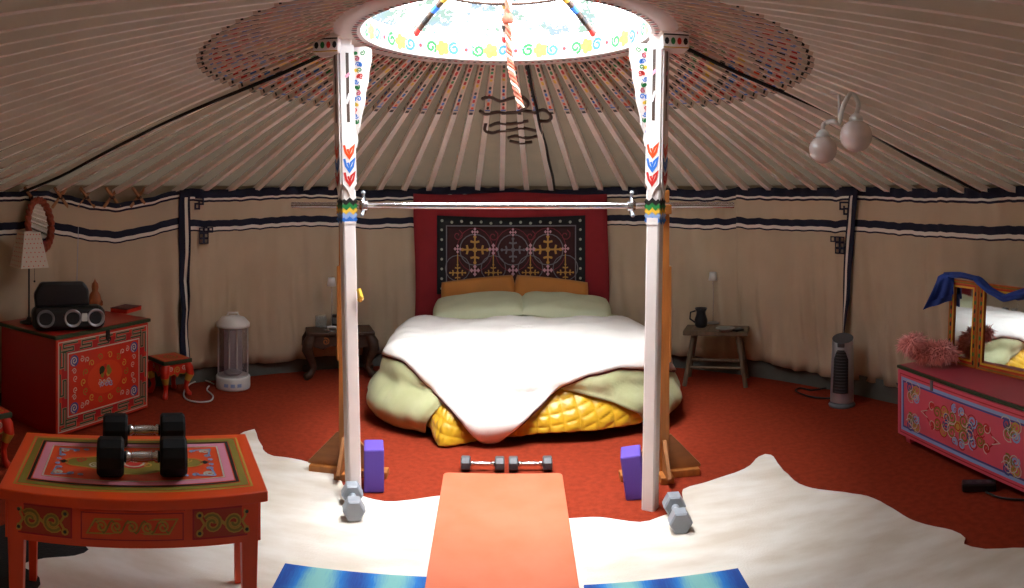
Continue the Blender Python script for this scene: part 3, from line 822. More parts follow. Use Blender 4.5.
for sx in (-1, 1):
    x0, x1 = sx*.285-.095, sx*.285+.095
    for q in range(8): mb.add([apf(x0+(x1-x0)*q/8,.025,.0012), apf(x0+(x1-x0)*(q+1)/8,.025,.0012), apf(x0+(x1-x0)*(q+1)/8,.115,.0012), apf(x0+(x1-x0)*q/8,.115,.0012)], [[0,1,2,3]], PANEL_R)
    mb.rib(cap_lines(mb, x0, x1, .025, .115), .005, apf, DRED, .002, closed=True)
    for s2 in (-1, 1):
        mb.rib(spiral(sx*.285+s2*.035, .07, .006, .030, pi if s2 > 0 else 0, 1.4), .016, apf, GOLD, .003)
        mb.rib(spiral(sx*.285+s2*.035, .07, .006, .030, pi if s2 > 0 else 0, 1.4), .007, apf, OLIVE, .004)
        for dz in (-.028, .028): mb.dot(sx*.285+s2*.075, .07+dz, .012, apf, GOLD, .003); mb.dot(sx*.285+s2*.075, .07+dz, .006, apf, DGREEN, .004)
        mb.rib([(sx*.285+s2*.06, .07),(sx*.285+s2*.075, .045)], .008, apf, GOLD, .003); mb.rib([(sx*.285+s2*.06, .07),(sx*.285+s2*.075, .095)], .008, apf, GOLD, .003)
    mb.rib([(sx*.285-.03,.095),(sx*.285,.07),(sx*.285+.03,.045)], .010, apf, GOLD, .003)
mb.build('apron', TL)
mb = MB()
k = 10; xs2 = [-.165+.33*i/k for i in range(k+1)]
mb.prism([(x, ap(x)-.006) for x in xs2]+[(x, ap(x)+.002) for x in xs2[::-1]], zf, AZ0+.022, AZ1-.014, ORANGE)
df = lambda x, z, h=0: Vector((x, ap(x)-.006-h, AZ0+z))
mb.rib(cap_lines(mb, -.158, .158, .028, .110), .004, df, DRED, .001, closed=True)
for j in range(5):
    mb.rib(spiral(-.096+j*.048, .069, .004, .019, pi*j, 1.4), .006, df, GOLD, .002)
mb.rib([(-.125+.25*i/40, .069+.019*sin(i/40*10*pi)) for i in range(41)], .005, df, OLIVE, .0019)
mb.rib([(-.14,.047),(.115,.047),(.14,.092),(-.115,.092)], .005, df, GOLD, .0022, closed=True)
mb.build('drawer', TL)
for sx in (-1, 1):
    for sy in (-1, 1):
        mb = MB(); mb.frust((sx*(W2-(.055 if sy < 0 else .035)), sy*(D2-.05)-(0 if sy > 0 else .005), 0), (.036,.036) if sy < 0 else (.028,.028), (.058,.058) if sy < 0 else (.04,.04), TZ-.034, ORANGE); mb.build('leg', TL, bevel=.003)
# ---- rubber dumbbells
def big_dumbbell(name, label, cat, loc, rz, L, R, hw, headm, barm, group, nside=12, r_b=.016, knurl=True, endm=None):
    o = thing(name, label, cat, loc, rz, group)
    Rx = RY(pi/2); ap_ = R*cos(pi/nside)
    off = RZ(pi/nside)
    for s in (-1, 1):
        mb = MB(); mb.T = Matrix.Translation((s*(L/2-hw/2), 0, ap_)) @ Rx @ off
        ch = R*.14
        mb.lathe([(0,-hw/2),(R-ch,-hw/2),(R,-hw/2+ch),(R,hw/2-ch),(R-ch,hw/2),(0,hw/2)], headm, seg=nside, smooth=False)
        if endm: mb.lathe([(0,s*hw/2+s*.001),(R*.62,s*hw/2+s*.001)], endm, seg=24)
        mb.build('weight_head', o)
    mb = MB(); l = L-2*hw; mb.T = Matrix.Translation((0,0,ap_)) @ Rx
    mb.lathe([(r_b*.8,-l/2-.004),(r_b*1.25,-l/2+.006),(r_b*1.25,-l/2+.014),(r_b*.85,-l/2+.02),(r_b*.9,-l/4),(r_b*1.15,0),(r_b*.9,l/4),(r_b*.85,l/2-.02),(r_b*1.25,l/2-.014),(r_b*1.25,l/2-.006),(r_b*.8,l/2+.004)], barm, seg=16)
    if knurl:
        for j in range(-4, 5): mb.lathe([(r_b*1.0,j*.008-.002),(r_b*1.24,j*.008),(r_b*1.0,j*.008+.002)], barm, seg=16)
    mb.build('handle', o)
    return o
x, y = at(142, 479, TZ)
big_dumbbell('dumbbell', 'black rubber dumbbell nearest the drawer edge of the orange table', 'dumbbell', (x, y, TZ+.012), radians(30.5), .295, .064, .088, BLACK_R, CHROME, 'black rubber dumbbells')
x, y = at(144, 449, TZ)
big_dumbbell('dumbbell', 'black rubber dumbbell at the rear of the orange table', 'dumbbell', (x, y, TZ+.012), radians(31), .300, .060, .090, BLACK_R, CHROME, 'black rubber dumbbells')
# ---- red chest
A = Vector(at(55, 439)+(0,)); B = Vector(at(147, 409)+(0,)); dv = (B-A); CW = dv.length; crz = atan2(dv.y, dv.x)
bk = Vector((-sin(crz), cos(crz), 0)); CD, CH = .56, .60
cc = (A+B)/2+bk*(CD/2)
ch = thing('painted_chest', 'tall red chest with painted front carrying boombox and lamp', 'chest', cc, crz)
mb = MB(); mb.box((0,0,.035+(CH-.035)/2), (CW-.01, CD-.01, CH-.035), mat('chest_side_red', '#a31612', .4), .004); mb.build('body', ch)
mb = MB(); mb.box((0,-.008,CH+.010), (CW+.03, CD+.03, .022), DGREEN, .004)
mb.box((0,0.004,CH+.0125), (CW+.012, CD+.012, .0215), mat('chest_top_red', '#9c1d14', .35), .003); mb.build('top', ch)
mb = MB(); mb.box((0,0,.0185), (CW-.05, CD-.05, .035), DRED); mb.build('plinth', ch)
mb = MB(); mb.box((0,-CD/2-.004,CH/2+.005), (CW-.004,.014,CH-.02), RED, .003)
f_ = frame((0,-CD/2-.011, CH/2+.005), (1,0,0), (0,0,1), (0,-1,0))
w, h = CW/2, CH/2-.01
mb.rect(-w+.045,-h+.05,w-.045,h-.045, f_, DRED, .0006)
KEYC = mat('key_border_paint', '#a08a70', .5)
# stepped key border
def keyborder(x0, y0, x1, y1, th, m1, m2):
    for (ax, ay, bx, by, nx, ny) in ((x0,y0,x1,y0,0,1),(x1,y0,x1,y1,-1,0),(x1,y1,x0,y1,0,-1),(x0,y1,x0,y0,1,0)):
        L = sqrt((bx-ax)**2+(by-ay)**2); ux, uy = (bx-ax)/L, (by-ay)/L; k = max(3, int(L/.13)); st = L/k
        for i in range(k):
            p = [(i*st+.008,0),(i*st+st*.82,0),(i*st+st*.82,th*.55),(i*st+st*.30,th*.55),(i*st+st*.30,th),(i*st+st-.008,th)]
            q = [(ax+ux*a+nx*b_, ay+uy*a+ny*b_) for a, b_ in p]
            mb.rib(q, .017, f_, KEYC, .0014); mb.rib([(a+nx*.002, b_+ny*.002) for a, b_ in q], .008, f_, m2, .002)
keyborder(-w+.03,-h+.035,w-.03,h-.03,.045,CREAM_P,DGREEN)
mb.rib(rectpts(-w+.018,-h+.02,w-.018,h-.018), .006, f_, CREAM_P, .0015, closed=True)
mb.rib(rectpts(-w+.095,-h+.10,w-.095,h-.095), .008, f_, CREAM_P, .0015, closed=True)
mb.rect(-w+.10,-h+.105,w-.10,h-.10, f_, RED, .0012)
for sx in (-1, 1):
    for sy in (-1, 1):
        u, v = sx*(w-.145), sy*(h-.145)
        mb.dot(u, v, .036, f_, VIOLET_P, .0018, n=14)
        mb.rib(spiral(u, v, .004, .030, 1, 1.6), .007, f_, CREAM_P, .0025)
        for j, (a, b_) in enumerate(((.065,.0),(.0,.065),(.11,.01),(.01,.11))):
            mb.rib(spiral(u-sx*a, v-sy*b_, .003, .020, j, 1.3, 12), .005, f_, CREAM_P, .0025)
for k in range(14):
    a = 2*pi*k/14
    mb.rib(spiral(.19*cos(a), .135*sin(a), .004, .024, a, 1.2, 10), .007, f_, GOLD if k % 2 else OLIVE, .002)
mb.dot(0, 0, .155, f_, mat('orange_red_paint', '#d8421e', .4), .0015, n=28, ry=.105)
for k in range(8): mb.dot(.035*cos(k*pi/4)*1.0, .03*sin(k*pi/4)+.035, .017, f_, [BLACK_P, OLIVE, REDP, GOLD][k % 4], .002)
mb.dot(-.03,.05,.024,f_,DGREEN,.003,n=12); mb.dot(.035,.03,.022,f_,OLIVE,.003,n=12)
for j in range(6): mb.rib(spiral(-.05+j*.02, -.03-.016*(j % 2), .003, .020, j*2, 1.3, 10), .006, f_, LBLUE if j % 2 else CREAM_P, .003)
mb.build('front_door', ch)
mb = MB(); mb.box((0.02,-CD/2-.016,CH-.03), (.03,.012,.06), BLACK_P, .003); mb.tube([(0.02+.015*cos(a), -CD/2-.026, CH-.055+.015*sin(a)) for a in [2*pi*i/12 for i in range(12)]], .004, BLACK_P, closed=True, seg=6); mb.build('latch', ch)
def onchest(px, py, z=CH+.025):
    x, y = at(px, py, z); return (x, y, z)
CT = CH+.0245
# boombox
bx, by, _ = onchest(68, 329, CT)
bb = thing('boombox', 'black boombox with silver speakers on the red chest', 'boombox', (bx, by, CT), crz+radians(-33))
mb = MB(); mb.box((0,0,.075), (.46,.15,.145), BLACK_PL, .045, seg=4)
f_ = frame((0,-.0755,.075), (1,0,0), (0,0,1), (0,-1,0)); mb.build('body', bb)
for u in (-.15, .02, .165):
    mb = MB(); R9 = RX(pi/2)
    mb.lathe([(.0,-.006),(.035,-.004),(.046,.004),(.052,.010),(.056,.006),(.056,-.006)], SILVER if u > 0 else GREY_PL, (u,-.074,.08), 24, R9); mb.build('speaker', bb)
mb = MB(); mb.box((.093,-.076,.085), (.035,.012,.05), WHITE_PL, .004); mb.build('display', bb)
mb = MB()
prof = [(-.20,.10),(-.215,.22),(-.17,.295),(.10,.295),(.135,.25),(.14,.10)]
mb.prism(prof, frame((0,.03,.0), (1,0,0), (0,0,1), (0,-1,0)), -.03, .03, BLACK_PL); mb.build('lid', bb, bevel=.015)
mb = MB(); mb.tube([(.06,.05,.14),(.075,.05,.64)], [.004,.0018], STEEL, seg=6); mb.build('antenna', bb)
# table lamp with dotted shade
SHADE = mat('cream_shade', '#cfc2b2', .8)
lx_, ly_ = at(29, 323, CT); lamp = thing('table_lamp', 'table lamp with square dotted cream shade on the red chest', 'lamp', (lx_, ly_, CT), crz-.25)
mb = MB(); mb.lathe([(0,0),(.06,0),(.06,.012),(.02,.022),(.012,.04),(0,.04)], BLACK_PL, seg=24); mb.build('base', lamp)
mb = MB(); mb.tube([(0,0,.03),(0,0,.45)], .006, BLACK_PL, seg=8); mb.build('stem', lamp)
mb = MB(); zs0, zs1, s0, s1 = .37, .60, .195, .115
n4 = ((-1,-1),(1,-1),(1,1),(-1,1))
vs = [(x*s0/2, y*s0/2, zs0) for x, y in n4]+[(x*s1/2, y*s1/2, zs1) for x, y in n4]
mb.add(vs, [[i,(i+1)%4,4+(i+1)%4,4+i] for i in range(4)], SHADE)
for i in range(4):
    a, b_, c_, d_ = Vector(vs[i]), Vector(vs[(i+1)%4]), Vector(vs[4+(i+1)%4]), Vector(vs[4+i])
    for r in range(8):
        for q in range(5):
            t = (r+.5)/8; l, e = a.lerp(d_, t), b_.lerp(c_, t); p = l.lerp(e, (q+.5+(.25 if r % 2 else -.25))/5.5+.04); N = (b_-a).cross(d_-a).normalized(); U = (b_-a).normalized()
            mb.dot(0, 0, .0042, frame(p, U, N.cross(U), N), REDP, .001, n=6)
mb.build('lamp_shade', lamp, solid=.002)
mb = MB(); mb.tube([(.03,-.02,.40),(.03,-.022,.28)], .0015, BLACK_PL, seg=5); mb.ball((.03,-.022,.275), .007, BLACK_PL); mb.build('pull_chain', lamp)
# oval mirror in a red braided frame
dmm = deg_of(41); t = radians(dmm); c = wallp(deg_of(30), 1.255, .10); N = Vector((-cos(t), -sin(t), .10)).normalized(); U = Vector((sin(t), -cos(t), 0)); V = N.cross(U)
mir = thing('oval_mirror', 'oval wall mirror in red braided frame above the lamp', 'mirror', c)
MIRROR = mat('mirror_glass', '#dfe4e6', .03, metal=1)
FR_ = mat('red_braid_frame', '#a5452a', .6, var=.3, vscale=30)
fo = frame((0,0,0), U, V, N)
mb = MB(); mb.T = Matrix.Identity(4)
for ph in (0, pi):
    mb.tube([fo((.108+.012*cos(k*.9+ph))*cos(2*pi*k/84), (.175+.012*cos(k*.9+ph))*sin(2*pi*k/84), .012+.010*sin(k*.9+ph)) for k in range(84)], .015, FR_, seg=6, closed=True)
mb.build('braided_frame', mir)
mb = MB(); mb.prism([(.105*cos(2*pi*k/32), .172*sin(2*pi*k/32)) for k in range(32)], fo, -.002, .006, MIRROR); mb.build('mirror_glass', mir)
# small carved figure and flat red box on the chest
fx, fy = at(95, 315, CT); fg = thing('figurine', 'small orange carved figurine behind the boombox', 'figurine', (fx, fy, CT), crz)
FIG = mat('carved_orange', '#a85a2c', .55, var=.3, vscale=30)
mb = MB(); mb.lathe([(a, z*1.25) for a, z in [(0,0),(.045,0),(.048,.02),(.036,.05),(.045,.085),(.038,.115),(.02,.135),(.026,.155),(.022,.175),(.008,.19),(0,.205)]], FIG, seg=18)
for s in (-1,1): mb.tube([(s*.03,0,.115),(s*.055,-.01,.085),(s*.03,-.035,.075)], .011, FIG, seg=8)
mb.build('body', fg)
x_, y_ = at(126, 311, CT); mb = MB(); mb.box((0,0,.014), (.20,.14,.028), RED, .004); mb.box((0,0,.030), (.202,.142,.004), mat('wine_red','#5e1414',.5), .001)
o = mb.build('red_book'); o.location = (x_, y_, CT); o.rotation_euler = (0,0,crz+.2); tag(o, 'flat red book lying on the red chest near its right end', 'book')

# ---- small painted stools
def stool(label, loc, rz, S=.25, Hh=.27):
    o = thing('painted_stool', label, 'stool', loc, rz, 'small red painted stools')
    mb = MB(); mb.box((0,0,Hh-.014), (S,S,.028), DGREEN, .004); mb.box((0,0,Hh-.0125), (S-.02,S-.02,.029), RED, .002)
    f_ = frame((0,0,Hh+.002), (1,0,0), (0,1,0), (0,0,1)); mb.rib(rectpts(-S*.36,-S*.36,S*.36,S*.36), .008, f_, GOLD, .001, closed=True); mb.rib(spiral(0,0,.01,.06,0,2), .01, f_, OLIVE, .001)
    mb.build('seat', o)
    mb = MB()
    for k in range(4):
        T = RZ(k*pi/2); fr = frame(T @ Vector((0,-S/2+.02,Hh-.028)), T @ Vector((1,0,0)), (0,0,1), T @ Vector((0,-1,0)))
        pts = [(-S*.42,0),(-S*.42,-.06),(-S*.25,-.085),(-S*.1,-.075),(0,-.10),(S*.1,-.075),(S*.25,-.085),(S*.42,-.06),(S*.42,0)]
        mb.prism(pts[::-1], fr, -.012, .004, RED)
        mb.rib(spiral(0,-.045,.004,.026,0,1.6), .007, fr, GOLD, .0055); mb.rib(spiral(-.055,-.035,.004,.02,0,1.5,12), .005, fr, CREAM_P, .0055); mb.rib(spiral(.055,-.035,.004,.02,2,-1.5,12), .005, fr, CREAM_P, .0055)
        mb.rib([(x, y+.004) for x, y in pts[1:-1]], .005, fr, OLIVE, .0055)
    mb.build('apron', o)
    for sx in (-1,1):
        for sy in (-1,1):
            mb = MB(); dd = Vector((sx, sy, 0)).normalized(); b0 = Vector((sx*S*.36, sy*S*.36, 0))
            path = [b0+dd*a+Vector((0,0,z)) for a, z in ((0,Hh-.03),(.022,Hh-.07),(.03,Hh-.11),(.012,Hh-.16),(.0,Hh-.2),(.008,.035),(.024,.012),(.026,.0))]
            mb.tube(path, [.030,.034,.031,.022,.017,.017,.022,.018], RED, seg=10)
            mb.tube(path[2:4], [.0325,.0235], GOLD, seg=10); mb.build('leg', o)
    return o
sx_, sy_ = at(166, 394); stool('small red painted stool between red chest and navy corner band', (sx_+.02, sy_+.02, 0), radians(60), .24, .27)
stool('small red painted stool at left edge before the red chest', (-2.64, 2.78, 0), radians(70), .26, .30)

# ---- glass tower heater
hx, hy = at(233, 387); ht = thing('quartz_heater', 'white cylindrical heater with tinted glass front by left wall', 'heater', (hx, hy, 0), radians(22))
mb = MB(); mb.lathe([(0,0),(.128,0),(.132,.012),(.132,.085),(.124,.095),(0,.095)], WHITE_PL, seg=40)
fh = lambda u, v, h=0: Vector(((.1325+h)*sin(u/.13), -(.1325+h)*cos(u/.13), v))
for u in (-.05, 0, .05): mb.rect(u-.016,.03,u+.016,.055, fh, LBLUE, .001)
mb.build('base', ht)
mb = MB(); mb.lathe([(.118,.46),(.128,.465),(.128,.49),(.09,.53),(.04,.545),(0,.545)], WHITE_PL, seg=40); mb.tube([(-.045,0,.535),(-.035,0,.565),(.035,0,.565),(.045,0,.535)], .008, WHITE_PL, seg=8); mb.build('cap', ht)
mb = MB(); mb.lathe([(.118,.09),(.118,.465)], GLASSM, seg=40); mb.build('glass', ht)
mb = MB(); mb.box((0,.05,.28), (.14,.012,.36), SILVER, .003)
for s in (-1,1): mb.tube([(s*.112,.02,.09),(s*.112,.02,.465)], .006, WHITE_PL, seg=8)
mb.build('reflector', ht)
mb = MB()
for s in (-.03,.03): mb.tube([(s,.02,.11),(s,.02,.45)], .007, WHITE_PL, seg=8)
mb.ball((0,-.01,.115), (.07,.06,.02), SILVER); mb.build('heating_element', ht)
def cord(name, pix, label, r, m, cat='cord', z=.008):
    P = [Vector(at(*q, z))for q in pix]; P = [Vector((p.x, p.y, z)) for p in P]
    pts = []
    for i in range(len(P)-1):
        p0, p1, p2, p3 = P[max(0,i-1)], P[i], P[i+1], P[min(len(P)-1,i+2)]
        for k in range(6):
            t = k/6; pts.append(.5*((2*p1)+(p2-p0)*t+(2*p0-5*p1+4*p2-p3)*t*t+(3*p1-p0-3*p2+p3)*t*t*t))
    pts.append(P[-1]); mb = MB(); mb.tube(pts, r, m, seg=6); return tag(mb.build(name), label, cat)
cord('electric_cable', [(214,384),(203,380),(190,384),(184,392),(186,399),(198,402),(210,401),(213,396),(207,390),(209,386)], 'white power cord curling on carpet left of the heater', .006, WHITE_PL)
# ---- carved nightstand on the left
nx_, ny_ = at(337, 379); ns = thing('carved_nightstand', 'low dark carved table with curled legs left of bed', 'nightstand', (-1.385, 5.50, 0), radians(20))
NT = .375
mb = MB(); mb.box((0,0,NT-.014), (.54,.30,.028), WOODD, .006); mb.build('top', ns)
mb = MB()
for k, (L, D) in enumerate(((.46,.16),(.30,.23))*1):
    pass
for s in (-1,1):
    fr = frame((0,s*.118,NT-.028), (1,0,0), (0,0,1), (0,s,0))
    p = [(-.24,0),(-.24,-.08),(-.14,-.11),(-.08,-.08),(0,-.095),(.08,-.08),(.14,-.11),(.24,-.08),(.24,0)]
    mb.prism(p, fr, -.01, .01, WOODD)
    for u in (-.12, 0, .12): mb.rib(spiral(u,-.045,.005,.03,u*9,1.5), .008, fr, WOOD, .012)
    fr = frame((s*.235,0,NT-.028), (0,1,0), (0,0,1), (s,0,0)); mb.prism([(-.11,0),(-.11,-.08),(0,-.1),(.11,-.08),(.11,0)], fr, -.01, .01, WOODD)
mb.build('apron', ns)
for a in (-1,1):
    for b_ in (-1,1):
        mb = MB(); d = Vector((a, b_*.4, 0)).normalized(); b0 = Vector((a*.225, b_*.105, 0))
        mb.tube([b0+d*q+Vector((0,0,z)) for q, z in ((0,NT-.03),(.035,NT-.09),(.045,NT-.14),(.01,NT-.22),(-.01,.09),(.02,.04),(.06,.022),(.07,.02))], [.04,.048,.045,.032,.026,.03,.03,.018], WOODD, seg=10); mb.build('leg', ns)
def reading_lamp(label, loc, hh=.38):
    o = thing('reading_lamp', label, 'lamp', loc, 0, 'slim bedside lamps')
    mb = MB(); mb.lathe([(0,0),(.05,0),(.05,.008),(.012,.016),(0,.016)], STEEL, seg=20); mb.build('base', o)
    mb = MB(); mb.tube([(0,0,.01),(.004,0,hh*.6),(.0,0,hh)], .0035, CHROME, seg=8); mb.build('stem', o)
    mb = MB(); mb.lathe([(.036,hh-.01),(.027,hh+.055),(.0,hh+.055)], WHITE_PL, seg=20); mb.build('lamp_shade', o, solid=.002)
    return o
x_, y_ = at(331.5, 331, NT); reading_lamp('slim lamp with small white shade on the carved nightstand', (x_, y_, NT), .37)
x_, y_ = at(321, 327, NT); mb = MB(); mb.lathe([(0,.004),(.04,.004),(.045,.0),(.048,.01),(.048,.09),(.044,.095),(.044,.012),(0,.010)], JARG, seg=24); o = mb.build('glass_jar'); o.location = (x_, y_, NT); tag(o, 'clear glass jar on the carved nightstand', 'jar')
x_, y_ = at(343, 327, NT); mb = MB(); mb.box((0,0,.05), (.08,.06,.10), BLACK_PL, .008); mb.rect(-.025,.03,.025,.08, frame((0,-.0305,0),(1,0,0),(0,0,1),(0,-1,0)), GREY_PL, .001); o = mb.build('alarm_clock'); o.location = (x_-.055, y_, NT); tag(o, 'small black box clock on the carved nightstand behind the pole', 'clock')
x_, y_ = at(339, 331, NT); mb = MB()
mb.tube([(.05*cos(k*.7)*(1-k*.015), .03*sin(k*1.1), .008+.03*abs(sin(k*.5))) for k in range(26)], .006, WHITE_PL, seg=6); o = mb.build('earphone_cable'); o.location = (x_-.04, y_-.02, NT); tag(o, 'tangle of thin white cable on the carved nightstand', 'cable')
# ================================================================ right side
# rustic bench used as nightstand
rx_, ry_ = at(716, 384); rn = thing('rustic_bench', 'rustic weathered wooden bench with splayed legs right of bed', 'bench', (rx_+.02, ry_+.05, 0), radians(-22))
RT = .42
mb = MB(); mb.box((0,.0,RT-.018), (.50,.26,.036), WOODG, .008); mb.build('seat', rn)
for a in (-1,1):
    for b_ in (-1,1):
        mb = MB(); mb.tube([(a*.17,b_*.07,RT-.03),(a*.235,b_*.14,0)], [.020,.017], WOODG, seg=8); mb.build('leg', rn)
mb = MB()
for a in (-1,1): mb.tube([(a*.205,-.11,.17),(a*.205,.11,.17)], .012, WOODG, seg=8)
mb.tube([(-.205,0,.17),(.205,0,.17)], .013, WOODG, seg=8)
for b_ in (-1,1): mb.tube([(-.21,b_*.112,.14),(.21,b_*.112,.14)], .011, WOODG, seg=8)
mb.build('stretcher', rn)
x_, y_ = at(714, 324, RT); reading_lamp('slim lamp with small white shade on the weathered bench', (x_, y_+.03, RT), .36)
x_, y_ = at(701, 327, RT); mg = thing('pitcher', 'dark metal pitcher on the weathered bench', 'pitcher', (x_, y_, RT))
mb = MB(); mb.lathe([(0,0),(.04,0),(.05,.015),(.052,.06),(.038,.10),(.036,.12),(.05,.15),(.046,.15),(.03,.118),(0,.115)], mat('dark_pewter','#2a2a2e',.35,metal=.6), seg=24); mb.build('body', mg)
mb = MB(); mb.tube([(-.045,0,.13),(-.085,0,.12),(-.09,0,.07),(-.05,0,.04)], .007, mat('dark_pewter','#2a2a2e'), seg=8); mb.build('handle', mg)
x_, y_ = at(724, 331, RT); mb = MB(); mb.lathe([(0,.004),(.035,.002),(.04,0),(.045,.004),(.075,.022),(.072,.026),(.04,.010),(0,.008)], mat('grey_ceramic','#80807a',.4), seg=28); o = mb.build('dish'); o.location = (x_+.01, y_, RT); tag(o, 'shallow grey dish on the weathered bench', 'dish')
x_, y_ = at(738, 331, RT); mb = MB(); mb.box((0,0,.008), (.08,.05,.016), BLACK_PL, .004); mb.box((0.01,.0,.019), (.04,.03,.006), GREY_PL, .002); o = mb.build('eyeglass_case'); o.location = (x_, y_, RT+.0); o.rotation_euler = (0,0,.4); tag(o, 'small flat dark case at right end of the weathered bench', 'case')
# tower heater
tx_, ty_ = at(842, 405); th_ = thing('tower_heater', 'silver grey tower fan heater standing by right wall', 'heater', (tx_, ty_, 0), radians(-38))
mb = MB(); mb.lathe([(0,0),(.092,0),(.095,.008),(.085,.022),(.05,.032),(0,.034)], GREY_PL, seg=32); mb.build('base', th_)
mb = MB()
def twr(u, v):
    w = 2*pi*u; k = 1-.10*v
    x, y = .083*k*cos(w), .072*k*sin(w); 
    return Vector((x, y+.03*v, .03+.43*v+(.025*sin(w)*v if v > .9 else 0)))
mb.grid(twr, 36, 12, SILVER, closeu=True); mb.add([twr(i/36, 1) for i in range(36)], [list(range(36))], DGREY); mb.build('body', th_)
mb = MB(); mb.grid(lambda u, v: Vector((.055*(1-.1*v)*(2*u-1), -.075*(1-.10*v)*sqrt(1-(.7*(2*u-1))**2)+.03*v-.004+.0, .10+.29*v)), 8, 10, BLACK_PL)
for k in range(14):
    v = (k+.5)/14; mb.tube([(.052*(1-.1*v)*q, -.076*(1-.10*v)*sqrt(1-(.7*q)**2)+.03*v-.004, .10+.29*v) for q in (-1,-.5,0,.5,1)], .0025, DGREY, seg=5)
mb.build('grille', th_)
mb = MB(); mb.box((0,-.037,.425), (.05,.02,.03), DGREY, .005, RX(.2)); mb.build('control_panel', th_)
cord('electric_cable', [(836,398),(822,398),(808,396),(796,391),(800,388),(812,390),(826,388),(840,386)], 'dark cord looping on carpet left of the tower heater', .006, BLACK_PL)
# wall socket strip by the heater
# pink chest
P0 = Vector(at(899, 441)+(0,)); P1 = Vector(at(1024, 502)+(0,)); dv = (P1-P0).normalized(); prz = atan2(dv.y, dv.x); PW, PD, PH = 1.14, .40, .455
bk2 = Vector((-sin(prz), cos(prz), 0)); pc0 = P0+dv*(PW/2)+bk2*(PD/2)
pc = thing('pink_chest', 'long pink chest with painted scrollwork carrying the mirror at right', 'chest', pc0, prz)
PTOP = mat('pink_top', '#c2485c', .35, var=.08, vscale=6)
mb = MB(); mb.box((0,0,.05+(PH-.07)/2), (PW-.01,PD-.01,PH-.07), PINKF, .004); mb.build('body', pc)
mb = MB(); mb.box((0,-.004,PH-.008), (PW+.015,PD+.015,.016), DGREEN, .003); mb.box((0,.004,PH-.005), (PW-.005,PD-.005,.0165), PTOP, .002); mb.build('top', pc)
for a in (-1,1):
    for b_ in (-1,1):
        mb = MB(); mb.frust((a*(PW/2-.05), b_*(PD/2-.05), 0), (.035,.035), (.05,.05), .05, PINKF); mb.build('foot', pc)
mb = MB(); mb.box((0,-PD/2-.004,.05+(PH-.07)/2), (PW-.004,.012,PH-.072), PINKF, .003)
f_ = frame((0,-PD/2-.0102,.05+(PH-.07)/2), (1,0,0), (0,0,1), (0,-1,0)); w, h = PW/2, (PH-.072)/2
mb.rib(rectpts(-w+.05,-h+.045,w-.05,h-.045), .018, f_, LBLUE, .001, closed=True)
mb.rib(rectpts(-w+.064,-h+.06,w-.064,h-.06), .010, f_, VIOLET_P, .0015, closed=True)
mb.rib(rectpts(-w+.03,-h+.02,w-.03,h-.02), .006, f_, DRED, .0012, closed=True)
for sx in (-1,1):
    for sy in (-1,1):
        u, v = sx*(w-.16), sy*.085
        for j, (a, b_, m) in enumerate(((0,0,OLIVE),(.035,.02,GOLD),(-.03,.025,VIOLET_P),(.03,-.025,LBLUE),(-.025,-.02,OLIVE))):
            mb.rib(spiral(u+a, v+b_*sy, .005, .031, j*1.3, 1.5, 14), .010, f_, m, .002)
            mb.rib(spiral(u+a, v+b_*sy, .016, .044, j*1.3+2, .7, 8), .005, f_, CREAM_P, .0025)
for sx in (-1,1):
    for sy in (-1,1):
        for j, (a, b_, r, m) in enumerate(((.05,.04,.04,OLIVE),(.12,.055,.036,GOLD if sx < 0 else LBLUE),(.10,.02,.03,VIOLET_P),(.18,.03,.034,OLIVE),(.23,.05,.024,REDP),(.03,.085,.026,LBLUE))):
            mb.rib(spiral(sx*a, sy*b_, .005, r, j+sx+sy, 1.6*sx, 16), .010, f_, m, .002)
            mb.rib(spiral(sx*a, sy*b_, r*.6, r*1.25, j+sx+sy+2, .8*sx, 10), .005, f_, DRED if j % 2 else CREAM_P, .0028)
    mb.rib([(sx*.24,-.05),(sx*.30,0),(sx*.24,.05)], .008, f_, DRED, .0022); mb.rib([(sx*.27,-.02),(sx*.33,0),(sx*.27,.02)], .006, f_, CREAM_P, .0025)
mb.dot(0, 0, .03, f_, GOLD, .002, n=12); mb.rib(circ(0,0,.02,12), .006, f_, REDP, .003)
mb.build('front_panel', pc)
mb = MB(); mb.box((-.23,-PD/2-.012,PH-.045), (.02,.014,.055), GREY_PL, .003); mb.build('latch', pc)
